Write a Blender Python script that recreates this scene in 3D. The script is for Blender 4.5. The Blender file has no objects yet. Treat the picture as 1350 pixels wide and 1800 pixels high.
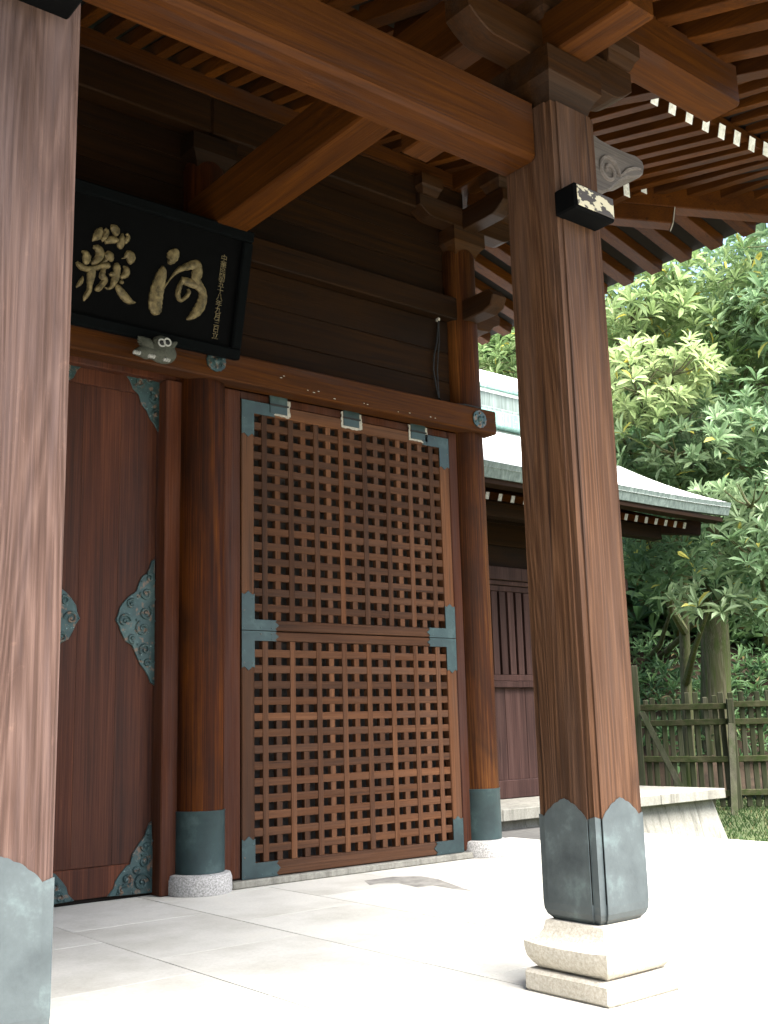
import bpy, math, random
import numpy as np
from mathutils import Vector, Matrix
R = math.radians
random.seed(7); rng = np.random.default_rng(7)
scene = bpy.context.scene
COL = scene.collection

# ------------------------------------------------------------------ camera
F_PX, YAW, PITCH, ROLL = 1890.0, R(39.083), R(11.27), R(1.55)
CAM = Vector((0, 0, 1.125))
_F = Vector((math.sin(YAW)*math.cos(PITCH), math.cos(YAW)*math.cos(PITCH), math.sin(PITCH)))
_R0 = Vector((math.cos(YAW), -math.sin(YAW), 0)); _D0 = _F.cross(_R0)
_R = math.cos(ROLL)*_R0 + math.sin(ROLL)*_D0
_D = -math.sin(ROLL)*_R0 + math.cos(ROLL)*_D0
cd = bpy.data.cameras.new("camera"); camo = bpy.data.objects.new("camera", cd); COL.objects.link(camo)
cd.sensor_fit = 'VERTICAL'; cd.sensor_height = 36; cd.sensor_width = 27; cd.lens = F_PX/1800*36
cd.clip_start = .05; cd.clip_end = 2000
m = Matrix.Identity(4)
for i in range(3):
    m[i][0] = _R[i]; m[i][1] = -_D[i]; m[i][2] = -_F[i]; m[i][3] = CAM[i]
camo.matrix_world = m
scene.camera = camo
def at(px, py, ax, val):
    """measure: photograph pixel -> point on the plane axis=val"""
    d = _F + _R*((px-675)/F_PX) + _D*((py-900)/F_PX)
    return CAM + d*((val-CAM[ax])/d[ax])

# ------------------------------------------------------------------ sky, sun, exposure
SUN_EL, SUN_AZ = R(62), R(174)          # azimuth clockwise from +Y
w = bpy.data.worlds.new("World"); scene.world = w; w.use_nodes = True
nt = w.node_tree; bg = nt.nodes["Background"]
sky = nt.nodes.new("ShaderNodeTexSky"); sky.sky_type = 'NISHITA'; sky.sun_disc = False
sky.sun_elevation = SUN_EL; sky.sun_rotation = SUN_AZ
sky.air_density = 1.0; sky.dust_density = 4.0; sky.ozone_density = .6; sky.altitude = 50
nt.links.new(sky.outputs[0], bg.inputs[0]); bg.inputs[1].default_value = .10
sl = bpy.data.lights.new("sun", 'SUN'); sl.energy = 4.0; sl.angle = R(55); sl.color = (1, .985, .96)
so = bpy.data.objects.new("sun", sl); COL.objects.link(so)
sd = Vector((math.sin(SUN_AZ)*math.cos(SUN_EL), math.cos(SUN_AZ)*math.cos(SUN_EL), math.sin(SUN_EL)))
so.rotation_euler = sd.to_track_quat('Z', 'Y').to_euler(); so.location = sd*30
vs = scene.view_settings; vs.view_transform = 'Standard'; vs.look = 'None'; vs.gamma = 1; vs.use_curve_mapping = False
vs.exposure = 2.65
scene.render.engine = 'CYCLES'
scene.cycles.max_bounces = 8; scene.cycles.diffuse_bounces = 6

# ------------------------------------------------------------------ materials
def new_mat(name):
    mt = bpy.data.materials.new(name); mt.use_nodes = True
    n = mt.node_tree.nodes; b = n["Principled BSDF"]
    return mt, mt.node_tree, n, b
def N(nt, t, **kw):
    n = nt.nodes.new(t)
    for k, v in kw.items():
        if k.startswith('i_'):
            n.inputs[k[2:].replace('_', ' ')].default_value = v
        else: setattr(n, k, v)
    return n
def ramp(nt, stops, interp='LINEAR'):
    r = nt.nodes.new("ShaderNodeValToRGB"); cr = r.color_ramp; cr.interpolation = interp
    while len(cr.elements) < len(stops): cr.elements.new(.5)
    for e, (p, c) in zip(cr.elements, stops):
        e.position = p; e.color = (*c, 1) if len(c) == 3 else c
    return r
def coords(nt, scale, rand=True):
    L = nt.links; tc = N(nt, "ShaderNodeTexCoord")
    out = tc.outputs['Object']
    if rand:
        oi = N(nt, "ShaderNodeObjectInfo")
        mu = N(nt, "ShaderNodeVectorMath", operation='SCALE'); mu.inputs[0].default_value = (37.1, 23.3, 51.7)
        L.new(oi.outputs['Random'], mu.inputs['Scale'])
        ad = N(nt, "ShaderNodeVectorMath", operation='ADD'); L.new(out, ad.inputs[0]); L.new(mu.outputs[0], ad.inputs[1]); out = ad.outputs[0]
    mp = N(nt, "ShaderNodeMapping"); mp.inputs['Scale'].default_value = scale; L.new(out, mp.inputs[0])
    return mp.outputs[0]
def mix(nt, a, b, fac, blend='MIX'):
    mx = nt.nodes.new("ShaderNodeMix"); mx.data_type = 'RGBA'; mx.blend_type = blend
    for s, v in ((0, fac), (6, a), (7, b)):
        if isinstance(v, (int, float)): mx.inputs[s].default_value = v
        elif isinstance(v, tuple): mx.inputs[s].default_value = (*v, 1)
        else: nt.links.new(v, mx.inputs[s])
    return mx.outputs[2]
def wood(name, axis, dark, mid, light, rough=.7, ring=9, bump=.25, grey=None, greyamt=.0, var=.3, wear=.3, spec=.12, splits=.7, sat=1.16, ringamt=.42):
    mt, nt, n, b = new_mat(name); L = nt.links
    s1 = [3.4]*3; s1[axis] = .20
    s2 = [85.]*3; s2[axis] = 1.3
    s3 = [1.1]*3; s3[axis] = .45
    n1 = N(nt, "ShaderNodeTexNoise", i_Scale=1.0, i_Detail=3.0, i_Roughness=.45, i_Distortion=.25); L.new(coords(nt, s1), n1.inputs['Vector'])
    mu = N(nt, "ShaderNodeMath", operation='MULTIPLY'); mu.inputs[1].default_value = ring; L.new(n1.outputs['Fac'], mu.inputs[0])
    pp = N(nt, "ShaderNodeMath", operation='PINGPONG'); pp.inputs[1].default_value = .5; L.new(mu.outputs[0], pp.inputs[0])
    n2 = N(nt, "ShaderNodeTexNoise", i_Scale=1.0, i_Detail=4.0, i_Roughness=.65); L.new(coords(nt, s2), n2.inputs['Vector'])
    n3 = N(nt, "ShaderNodeTexNoise", i_Scale=1.0, i_Detail=5.0, i_Roughness=.6, i_Distortion=.4); L.new(coords(nt, s3), n3.inputs['Vector'])
    # rings + fibres
    f = N(nt, "ShaderNodeMath", operation='MULTIPLY_ADD'); f.inputs[1].default_value = ringamt; f.inputs[2].default_value = .25-.5*ringamt; L.new(pp.outputs[0], f.inputs[0])
    f2 = N(nt, "ShaderNodeMath", operation='MULTIPLY_ADD'); f2.inputs[1].default_value = .85; L.new(n2.outputs['Fac'], f2.inputs[0]); L.new(f.outputs[0], f2.inputs[2])
    cr = ramp(nt, [(.2, dark), (.53, mid), (.9, light)]); L.new(f2.outputs[0], cr.inputs[0])
    # drying splits: thin dark lines along the grain
    s5 = [26.]*3; s5[axis] = .55
    n5 = N(nt, "ShaderNodeTexNoise", i_Scale=1.0, i_Detail=2.0, i_Roughness=.5, i_Distortion=.1); L.new(coords(nt, s5), n5.inputs['Vector'])
    r5 = ramp(nt, [(.655, (1,)*3), (.70, (.38,)*3)]); L.new(n5.outputs['Fac'], r5.inputs[0])
    # short pale scuffs
    s6 = [16.]*3; s6[axis] = 7.
    n6 = N(nt, "ShaderNodeTexNoise", i_Scale=1.0, i_Detail=7.0, i_Roughness=.75, i_Distortion=1.2); L.new(coords(nt, s6), n6.inputs['Vector'])
    r6 = ramp(nt, [(.60, (1,)*3), (.70, (1.28, 1.26, 1.24))]); L.new(n6.outputs['Fac'], r6.inputs[0])
    # large blotches of worn finish
    r3 = ramp(nt, [(.32, (1-wear,)*3), (.5, (1,)*3), (.72, (1+wear,)*3)]); L.new(n3.outputs['Fac'], r3.inputs[0])
    c = mix(nt, cr.outputs[0], r3.outputs[0], 1.0, 'MULTIPLY')
    c = mix(nt, c, r5.outputs[0], splits, 'MULTIPLY'); c = mix(nt, c, r6.outputs[0], 1.0, 'MULTIPLY')
    if grey:
        r4 = ramp(nt, [(.42, (0,)*3), (.62, (1,)*3)])
        n4 = N(nt, "ShaderNodeTexNoise", i_Scale=1.0, i_Detail=6.0, i_Roughness=.7); s4 = [7.]*3; s4[axis] = .5
        L.new(coords(nt, s4), n4.inputs['Vector']); L.new(n4.outputs['Fac'], r4.inputs[0])
        g = N(nt, "ShaderNodeMath", operation='MULTIPLY'); g.inputs[1].default_value = greyamt; L.new(r4.outputs[0], g.inputs[0])
        c = mix(nt, c, grey, g.outputs[0])
    oi = N(nt, "ShaderNodeObjectInfo")
    mr = N(nt, "ShaderNodeMapRange"); mr.inputs[3].default_value = 1-var; mr.inputs[4].default_value = 1+var; L.new(oi.outputs['Random'], mr.inputs[0])
    hs = N(nt, "ShaderNodeHueSaturation"); hs.inputs['Saturation'].default_value = sat; L.new(mr.outputs[0], hs.inputs['Value']); L.new(c, hs.inputs['Color'])
    L.new(hs.outputs[0], b.inputs['Base Color'])
    rr = N(nt, "ShaderNodeMapRange"); rr.inputs[3].default_value = rough-.14; rr.inputs[4].default_value = rough+.14; L.new(n3.outputs['Fac'], rr.inputs[0]); L.new(rr.outputs[0], b.inputs['Roughness'])
    b.inputs['Specular IOR Level'].default_value = spec
    bp = N(nt, "ShaderNodeBump"); bp.inputs['Strength'].default_value = bump; bp.inputs['Distance'].default_value = .012; L.new(f2.outputs[0], bp.inputs['Height']); L.new(bp.outputs[0], b.inputs['Normal'])
    return mt
def stone(name, base, dark, light, scale=60, spots=.5, rough=.85, bump=.3, stain=None):
    mt, nt, n, b = new_mat(name); L = nt.links
    v = coords(nt, (1, 1, 1))
    n1 = N(nt, "ShaderNodeTexNoise", i_Scale=float(scale), i_Detail=4.0, i_Roughness=.75); L.new(v, n1.inputs['Vector'])
    n2 = N(nt, "ShaderNodeTexNoise", i_Scale=1.7, i_Detail=6.0, i_Roughness=.65); L.new(v, n2.inputs['Vector'])
    cr = ramp(nt, [(.32, dark), (.5, base), (.7, light)]); L.new(n1.outputs['Fac'], cr.inputs[0])
    c = mix(nt, base, cr.outputs[0], spots)
    r2 = ramp(nt, [(.3, (.78, .77, .74)), (.55, (1, 1, 1)), (.75, (1.08, 1.07, 1.04))]); L.new(n2.outputs['Fac'], r2.inputs[0])
    c = mix(nt, c, r2.outputs[0], 1.0, 'MULTIPLY')
    if stain:
        n3 = N(nt, "ShaderNodeTexNoise", i_Scale=1.0, i_Detail=7.0, i_Roughness=.7); L.new(coords(nt, (9, 9, .8)), n3.inputs['Vector'])
        r3 = ramp(nt, [(.48, (0,)*3), (.7, (1,)*3)]); L.new(n3.outputs['Fac'], r3.inputs[0])
        c = mix(nt, c, stain, r3.outputs[0])
    oi = N(nt, "ShaderNodeObjectInfo"); mr = N(nt, "ShaderNodeMapRange"); mr.inputs[3].default_value = .93; mr.inputs[4].default_value = 1.05; L.new(oi.outputs['Random'], mr.inputs[0])
    hs = N(nt, "ShaderNodeHueSaturation"); L.new(mr.outputs[0], hs.inputs['Value']); L.new(c, hs.inputs['Color'])
    L.new(hs.outputs[0], b.inputs['Base Color']); b.inputs['Roughness'].default_value = rough
    bp = N(nt, "ShaderNodeBump"); bp.inputs['Strength'].default_value = bump; bp.inputs['Distance'].default_value = .004; L.new(n1.outputs['Fac'], bp.inputs['Height']); L.new(bp.outputs[0], b.inputs['Normal'])
    return mt
def copper(name, base, dark, pale, metallic=.25, rough=.5, streak=False, rust=None, palethr=.66):
    mt, nt, n, b = new_mat(name); L = nt.links
    v = coords(nt, (1, 1, 1))
    n1 = N(nt, "ShaderNodeTexNoise", i_Scale=5.0, i_Detail=8.0, i_Roughness=.65); L.new(coords(nt, (30, 30, 1.2)) if streak else v, n1.inputs['Vector'])
    if streak: n1.inputs['Scale'].default_value = 1.0
    n2 = N(nt, "ShaderNodeTexNoise", i_Scale=38.0, i_Detail=5.0, i_Roughness=.7); L.new(v, n2.inputs['Vector'])
    cr = ramp(nt, [(.3, dark), (.55, base), (.8, tuple((p+q)/2 for p, q in zip(base, pale)))]); L.new(n1.outputs['Fac'], cr.inputs[0])
    r2 = ramp(nt, [(palethr, (0,)*3), (palethr+.07, (1,)*3)]); L.new(n2.outputs['Fac'], r2.inputs[0])
    c = mix(nt, cr.outputs[0], pale, r2.outputs[0])
    if rust:
        n3 = N(nt, "ShaderNodeTexNoise", i_Scale=22.0, i_Detail=3.0); L.new(v, n3.inputs['Vector'])
        r3 = ramp(nt, [(.56, (0,)*3), (.66, (.8,)*3)]); L.new(n3.outputs['Fac'], r3.inputs[0]); c = mix(nt, c, rust, r3.outputs[0])
    L.new(c, b.inputs['Base Color']); b.inputs['Metallic'].default_value = metallic
    rr = N(nt, "ShaderNodeMapRange"); rr.inputs[3].default_value = rough-.12; rr.inputs[4].default_value = rough+.2; L.new(n1.outputs['Fac'], rr.inputs[0]); L.new(rr.outputs[0], b.inputs['Roughness'])
    bp = N(nt, "ShaderNodeBump"); bp.inputs['Strength'].default_value = .12; bp.inputs['Distance'].default_value = .006; L.new(n2.outputs['Fac'], bp.inputs['Height']); L.new(bp.outputs[0], b.inputs['Normal'])
    return mt
def plain(name, c, rough=.7, metallic=0, var=.12, scale=12):
    mt, nt, n, b = new_mat(name); L = nt.links
    n1 = N(nt, "ShaderNodeTexNoise", i_Scale=float(scale), i_Detail=6.0, i_Roughness=.65); L.new(coords(nt, (1, 1, 1)), n1.inputs['Vector'])
    cr = ramp(nt, [(.3, tuple(x*(1-var*2) for x in c)), (.7, tuple(x*(1+var) for x in c))]); L.new(n1.outputs['Fac'], cr.inputs[0])
    L.new(cr.outputs[0], b.inputs['Base Color']); b.inputs['Roughness'].default_value = rough; b.inputs['Metallic'].default_value = metallic
    b.inputs['Specular IOR Level'].default_value = .2 if max(c) > .005 else .06
    return mt
def leafmat(name, dark, mid, light, yellow, rough=.6):
    mt, nt, n, b = new_mat(name); L = nt.links
    a = N(nt, "ShaderNodeAttribute", attribute_name="tint")
    cr = ramp(nt, [(0, dark), (.45, mid), (.9, light), (.96, yellow)]); L.new(a.outputs['Fac'], cr.inputs[0])
    L.new(cr.outputs[0], b.inputs['Base Color']); b.inputs['Roughness'].default_value = rough; b.inputs['Specular IOR Level'].default_value = .3
    tr = N(nt, "ShaderNodeBsdfTranslucent"); L.new(cr.outputs[0], tr.inputs[0])
    ms = N(nt, "ShaderNodeMixShader"); ms.inputs[0].default_value = .4; L.new(b.outputs[0], ms.inputs[1]); L.new(tr.outputs[0], ms.inputs[2])
    L.new(ms.outputs[0], n["Material Output"].inputs[0])
    return mt

RED = ((0.01496, 0.00554, 0.00340), (0.04216, 0.01551, 0.00850), (0.07820, 0.03300, 0.02040))
POST = ((0.01187, 0.00527, 0.00252), (0.03702, 0.01733, 0.00875), (0.09079, 0.04712, 0.02555))
PALE = ((0.02006, 0.01072, 0.00761), (0.05618, 0.03157, 0.02352), (0.11904, 0.07396, 0.05829))
BAR = ((0.01980, 0.00792, 0.00370), (0.05148, 0.02145, 0.00962), (0.09570, 0.04488, 0.02294))
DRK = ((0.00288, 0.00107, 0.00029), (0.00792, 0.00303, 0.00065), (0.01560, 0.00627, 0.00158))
ORG = ((0.01539, 0.00455, 0.00064), (0.03944, 0.01205, 0.00164), (0.07119, 0.02320, 0.00372))
M = dict(
    post=wood("weathered_post_wood", 2, *POST, ring=26, sat=1.06, splits=1.0, bump=.5, grey=(.075, .046, .034), greyamt=.4, var=.03, wear=.48),
    pale=wood("bleached_post_wood", 2, *PALE, ring=30, sat=.98, splits=.9, bump=.75, grey=(.098, .068, .064), greyamt=.5, var=.03, wear=.38),
    col=wood("column_wood", 2, (.006, .0020, .0010), (.029, .0100, .0042), (.125, .056, .0240), ring=4, wear=.9, var=.1),  # lit copy for the corner column, brightened for light from outside
    coldark=wood("shaded_column_wood", 2, (.005, .0016, .0009), (.025, .0074, .0031), (.090, .032, .012), ring=4, wear=.9, var=.05),  # darker copy of the column wood; the shade is put into the colour
    door=wood("door_wood", 2, (.0105, .0038, .0023), (.036, .0128, .0076), (.085, .034, .021), ring=4, wear=.4, var=.10, rough=.6, spec=.2, splits=.35),
    hallw=wood('purple_brown_hall_wood', 2, (.012, .0068, .0058), (.030, .0165, .0140), (.060, .036, .031), ring=4, var=.2),
    jamb=wood("jamb_wood", 2, *RED, ring=6, grey=(.050, .034, .032), greyamt=.35, var=.15),
    barv=wood("lattice_wood_upright", 2, *BAR, ring=4, sat=1.05, var=.38, grey=(.046, .029, .0215), greyamt=.35),
    barh=wood("lattice_wood_level", 0, *BAR, ring=4, sat=1.05, var=.30, grey=(.046, .029, .0215), greyamt=.35),
    beamx=wood("beam_wood", 0, *ORG, ring=20, grey=(.030, .0205, .0180), greyamt=.5, var=.1),
    beamy=wood("tie_wood", 1, *ORG, ring=8, var=.12),
    brk=wood("bracket_wood", 0, (.0075, .0032, .0013), (.022, .0092, .0034), (.040, .0185, .0078), ring=5, grey=(.025, .022, .0195), greyamt=.25, var=.15),
    brky=wood("bracket_wood_outward", 1, (.0075, .0032, .0013), (.022, .0092, .0034), (.040, .0185, .0078), ring=5, grey=(.025, .022, .0195), greyamt=.2, var=.15),
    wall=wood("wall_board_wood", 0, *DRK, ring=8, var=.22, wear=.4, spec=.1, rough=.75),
    rafy=wood("rafter_wood", 1, *ORG, ring=4, var=.2),
    rafx=wood("side_rafter_wood", 0, *ORG, ring=4, var=.25),
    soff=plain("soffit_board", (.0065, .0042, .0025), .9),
    greycarve=wood("carved_grey_wood", 0, (.036, .031, .027), (.08, .069, .062), (.135, .12, .11), ring=5, var=.05),
    white=plain("white_paint_end", (.78, .77, .74), .7, var=.18, scale=30),
    dimwhite=plain('greyed_paint_end', (.26, .25, .23), .8, var=.3, scale=30),
    shoe=copper("dark_copper_shoe", (.056, .070, .072), (.030, .039, .042), (.20, .28, .27), metallic=.2, rough=.45, palethr=.72),
    teal=copper("teal_copper", (.017, .037, .038), (.008, .020, .022), (.11, .16, .15), metallic=.25, rough=.5, palethr=.72),
    patina=copper("green_copper_fitting", (.023, .052, .052), (.007, .019, .021), (.15, .21, .20), metallic=.3, rough=.45, rust=(.14, .085, .055), palethr=.62),
    roofm=copper("pale_copper_roof", (.70, .70, .69), (.60, .61, .60), (.78, .78, .77), metallic=.0, rough=.55, streak=False),
    ridge=copper("green_copper_ridge", (.12, .215, .19), (.05, .12, .11), (.45, .54, .51), metallic=.05, rough=.6, streak=True, palethr=.6),
    fascia=copper("streaked_copper_fascia", (.115, .145, .135), (.045, .062, .058), (.33, .38, .36), metallic=.05, rough=.6, streak=True, palethr=.7),
    slab=stone("paving_stone", (.465, .450, .405), (.385, .37, .33), (.535, .52, .475), 55, .45, rough=.8),
    stain=plain('damp_stone', (.25, .24, .215), .7, var=.25, scale=9),
    joint=plain("joint_mortar", (.10, .096, .088), .9),
    granite=stone("granite", (.30, .29, .275), (.10, .095, .09), (.52, .51, .49), 85, .9, bump=.5),
    plinth=stone("plinth_stone", (.40, .37, .31), (.26, .235, .19), (.52, .49, .43), 70, .8, bump=.5),
    kerb=stone("platform_stone", (.185, .178, .150), (.11, .106, .088), (.26, .25, .215), 45, .6, stain=(.075, .07, .056)),
    black=plain("black_lacquer", (.0006, .0007, .0008), .85, var=.3),
    frame=plain("dark_sign_frame", (.0007, .0013, .0015), .85, var=.4, scale=30),
    gold=plain("gold_leaf", (.115, .088, .041), .5, .2, var=.4, scale=25),
    dimgold=plain("worn_gold_paint", (.11, .085, .04), .6, var=.5, scale=90),
    chalk=plain("pale_flaked_paint", (.30, .28, .235), .9, var=.2, scale=60),
    flake=None,
    fig=plain("grey_figure", (.050, .052, .040), .8, var=.2, scale=60),
    eye=plain("pale_eye_ring", (.26, .26, .24), .6),
    ink=plain("dark_pupil", (.012, .012, .012), .5),
    wire=plain("cable_rubber", (.012, .012, .012), .5),
    fence=wood("mossy_fence_wood", 2, (.022, .021, .014), (.052, .050, .034), (.105, .100, .074), ring=5, grey=(.028, .038, .015), greyamt=.7, var=.25, rough=.85),
    fencer=wood("mossy_rail_wood", 0, (.020, .019, .011), (.044, .042, .024), (.078, .074, .046), ring=5, grey=(.024, .037, .012), greyamt=.8, var=.2, rough=.85),
    bark=wood("bark", 2, (.034, .030, .018), (.080, .072, .046), (.15, .138, .10), ring=16, bump=.8, grey=(.045, .068, .020), greyamt=.75, var=.2, rough=.9),
    leaf=leafmat("leaf", (.044, .092, .030), (.160, .245, .088), (.360, .430, .200), (.52, .45, .09)),
    leaf2=leafmat("leaf_bluegreen", (.042, .092, .042), (.140, .228, .108), (.320, .405, .235), (.48, .45, .12)),
    fern=leafmat("undergrowth_leaf", (.026, .064, .024), (.076, .148, .056), (.150, .235, .092), (.14, .11, .04), rough=.6),
    grass=leafmat("grass_blade", (.022, .045, .014), (.042, .082, .022), (.070, .115, .036), (.17, .15, .07), rough=.7),
    soil=plain("bank_soil", (.034, .023, .014), .95, var=.3, scale=3),
    turf=plain("turf_ground", (.075, .095, .038), .95, var=.35, scale=5),
)
# peeled gold-white paint on the tie ends
def flake_mat():
    mt, nt, n, b = new_mat("peeling_pale_paint"); L = nt.links
    n1 = N(nt, "ShaderNodeTexNoise", i_Scale=9.0, i_Detail=5.0, i_Roughness=.6); L.new(coords(nt, (1, 1, 1.6), rand=False), n1.inputs['Vector'])
    r1 = ramp(nt, [(.49, (.032, .025, .021)), (.51, (.40, .36, .25))], 'LINEAR'); L.new(n1.outputs['Fac'], r1.inputs[0])
    L.new(r1.outputs[0], b.inputs['Base Color']); b.inputs['Roughness'].default_value = .7
    return mt
M['flake'] = flake_mat()

# ------------------------------------------------------------------ geometry helpers
class G:
    """collects verts/faces of ONE mesh"""
    def __init__(s): s.v = []; s.f = []; s.smooth = False
    def add(s, v, f):
        o = len(s.v); s.v += [tuple(p) for p in v]; s.f += [tuple(i+o for i in q) for q in f]; return s
    def mesh(s, name):
        me = bpy.data.meshes.new(name); me.from_pydata(s.v, [], s.f); me.validate(); me.update()
        if s.smooth:
            me.polygons.foreach_set("use_smooth", [True]*len(me.polygons)); me.set_sharp_from_angle(angle=R(38))
        return me
def box(x0, x1, y0, y1, z0, z1, b=.006, g=None):
    """chamfered box"""
    g = g or G()
    b = min(b, (x1-x0)*.45, (y1-y0)*.45, (z1-z0)*.45)
    lo = (x0, y0, z0); hi = (x1, y1, z1); v = []; idx = {}
    for sx in (0, 1):
        for sy in (0, 1):
            for sz in (0, 1):
                sg = (sx, sy, sz)
                for a in range(3):
                    p = [0, 0, 0]
                    for k in range(3):
                        e = (hi if sg[k] else lo)[k]
                        p[k] = e if k == a else e + (-b if sg[k] else b)
                    idx[(sg, a)] = len(v); v.append(p)
    f = []
    for a in range(3):
        o = [k for k in range(3) if k != a]
        for s in (0, 1):
            q = []
            for c in ((0, 0), (1, 0), (1, 1), (0, 1)):
                sg = [0, 0, 0]; sg[a] = s; sg[o[0]] = c[0]; sg[o[1]] = c[1]; q.append(idx[(tuple(sg), a)])
            f.append(q if (s == 1) == (a != 1) else q[::-1])
    for a in range(3):
        o = [k for k in range(3) if k != a]
        for c in ((0, 0), (0, 1), (1, 0), (1, 1)):
            s0 = [0, 0, 0]; s0[o[0]] = c[0]; s0[o[1]] = c[1]; s1 = list(s0); s1[a] = 1
            f.append([idx[(tuple(s0), o[0])], idx[(tuple(s1), o[0])], idx[(tuple(s1), o[1])], idx[(tuple(s0), o[1])]])
    for sg in [(i, j, k) for i in (0, 1) for j in (0, 1) for k in (0, 1)]:
        f.append([idx[(sg, 0)], idx[(sg, 1)], idx[(sg, 2)]])
    # consistent outward normals
    c = Vector(((x0+x1)/2, (y0+y1)/2, (z0+z1)/2)); out = []
    for q in f:
        p = [Vector(v[i]) for i in q]; nrm = (p[1]-p[0]).cross(p[2]-p[0])
        ctr = sum(p, Vector())/len(p)
        out.append(q if nrm.dot(ctr-c) > 0 else q[::-1])
    return g.add(v, out)
def xform(g, mat):
    g.v = [tuple(mat @ Vector(p)) for p in g.v]; return g
def bar(a, b_, w, h, up=(0, 0, 1), bev=.004, g=None):
    """box from a to b, width w, height h (h measured along up); a,b on the centre line"""
    a = Vector(a); b_ = Vector(b_); d = b_-a; Lh = d.length; x = d.normalized()
    y = Vector(up).cross(x).normalized(); z = x.cross(y)
    t = box(0, Lh, -w/2, w/2, -h/2, h/2, bev)
    m = Matrix(((x[0], y[0], z[0], a[0]), (x[1], y[1], z[1], a[1]), (x[2], y[2], z[2], a[2]), (0, 0, 0, 1)))
    xform(t, m)
    if g: return g.add(t.v, t.f)
    return t
def prism(pts, axis, lo, hi, g=None, bev=0):
    """polygon in the two other axes, extruded on axis lo..hi"""
    g = g or G(); n = len(pts); o = [k for k in range(3) if k != axis]
    def P(p, t):
        q = [0, 0, 0]; q[axis] = t; q[o[0]] = p[0]; q[o[1]] = p[1]; return q
    area = sum(pts[i][0]*pts[(i+1) % n][1]-pts[(i+1) % n][0]*pts[i][1] for i in range(n))
    if area < 0: pts = pts[::-1]
    if bev:
        cx = sum(p[0] for p in pts)/n; cy = sum(p[1] for p in pts)/n
        ins = []
        for i in range(n):
            a = Vector(pts[i-1]); b = Vector(pts[i]); c = Vector(pts[(i+1) % n])
            d1 = (b-a).normalized(); d2 = (c-b).normalized()
            nn = Vector((-d1.y, d1.x))+Vector((-d2.y, d2.x))
            nn = nn.normalized() if nn.length > 1e-6 else Vector((-d1.y, d1.x))
            ins.append(tuple(b+nn*bev))
        rings = [(ins, lo), (pts, lo+bev), (pts, hi-bev), (ins, hi)]
    else: rings = [(pts, lo), (pts, hi)]
    v = []; f = []
    for ps, t in rings: v += [P(p, t) for p in ps]
    for r in range(len(rings)-1):
        for i in range(n):
            j = (i+1) % n; f.append([r*n+i, r*n+j, (r+1)*n+j, (r+1)*n+i])
    f.append(list(range(n))[::-1]); f.append([(len(rings)-1)*n+i for i in range(n)])
    if axis == 1: f = [q[::-1] for q in f]
    return g.add(v, f)
def lathe(cx, cy, prof, seg=40, g=None):
    g = g or G(); v = []; f = []; k = len(prof)
    for i in range(seg):
        a = 2*math.pi*i/seg
        for r, z in prof: v.append((cx+r*math.cos(a), cy+r*math.sin(a), z))
    for i in range(seg):
        j = (i+1) % seg
        for q in range(k-1): f.append([i*k+q, j*k+q, j*k+q+1, i*k+q+1])
    f.append([i*k for i in range(seg)][::-1]); f.append([i*k+k-1 for i in range(seg)])
    return g.add(v, f)
def tube(pts, rad, seg=8, g=None, close=True):
    g = g or G(); pts = [Vector(p) for p in pts]; n = len(pts)
    rad = rad if isinstance(rad, (list, tuple)) else [rad]*n
    v = []; f = []; ref = Vector((.13, .31, .94))
    for i, p in enumerate(pts):
        d = (pts[min(i+1, n-1)]-pts[max(i-1, 0)]).normalized()
        x = d.cross(ref)
        if x.length < .05: x = d.cross(Vector((1, 0, 0)))
        x.normalize(); y = d.cross(x)
        for k in range(seg):
            a = 2*math.pi*k/seg; v.append(p+(x*math.cos(a)+y*math.sin(a))*rad[i])
    for i in range(n-1):
        for k in range(seg):
            q = (k+1) % seg; f.append([i*seg+k, i*seg+q, (i+1)*seg+q, (i+1)*seg+k])
    if close: f.append(list(range(seg))[::-1]); f.append([(n-1)*seg+k for k in range(seg)])
    return g.add(v, f)
def ball(c, r, g=None, seg=12, rings=7):
    g = g or G(); r = (r, r, r) if not isinstance(r, (tuple, list)) else r
    v = [(c[0], c[1], c[2]-r[2])]; f = []
    for i in range(1, rings):
        t = math.pi*i/rings
        for k in range(seg):
            a = 2*math.pi*k/seg; v.append((c[0]+r[0]*math.sin(t)*math.cos(a), c[1]+r[1]*math.sin(t)*math.sin(a), c[2]-r[2]*math.cos(t)))
    v.append((c[0], c[1], c[2]+r[2]))
    for k in range(seg): f.append([0, 1+(k+1) % seg, 1+k])
    for i in range(rings-2):
        for k in range(seg):
            q = (k+1) % seg; f.append([1+i*seg+k, 1+i*seg+q, 1+(i+1)*seg+q, 1+(i+1)*seg+k])
    b = 1+(rings-2)*seg; t = len(v)-1
    for k in range(seg): f.append([b+k, b+(k+1) % seg, t])
    return g.add(v, f)

def world_loc(o):
    p = Vector()
    while o: p += o.location; o = o.parent
    return p
def link(name, me, mat, parent=None, loc=(0, 0, 0)):
    o = bpy.data.objects.new(name, me); COL.objects.link(o)
    if mat is not None and not me.materials: me.materials.append(mat)
    o.location = Vector(loc)
    if parent:
        o.parent = parent
        o.location = Vector(loc) - world_loc(parent)
    return o
def part(name, g, mat, parent=None, loc=(0, 0, 0), smooth=False, **props):
    g.smooth = smooth or g.smooth
    o = link(name, g.mesh(name), mat, parent, loc)
    for k, v in props.items(): o[k] = v
    return o
def thing(name, loc, label, category, group=None):
    o = bpy.data.objects.new(name, None); COL.objects.link(o); o.location = loc; o.empty_display_size = .2
    o['label'] = label; o['category'] = category
    if group: o['group'] = group
    return o

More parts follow.
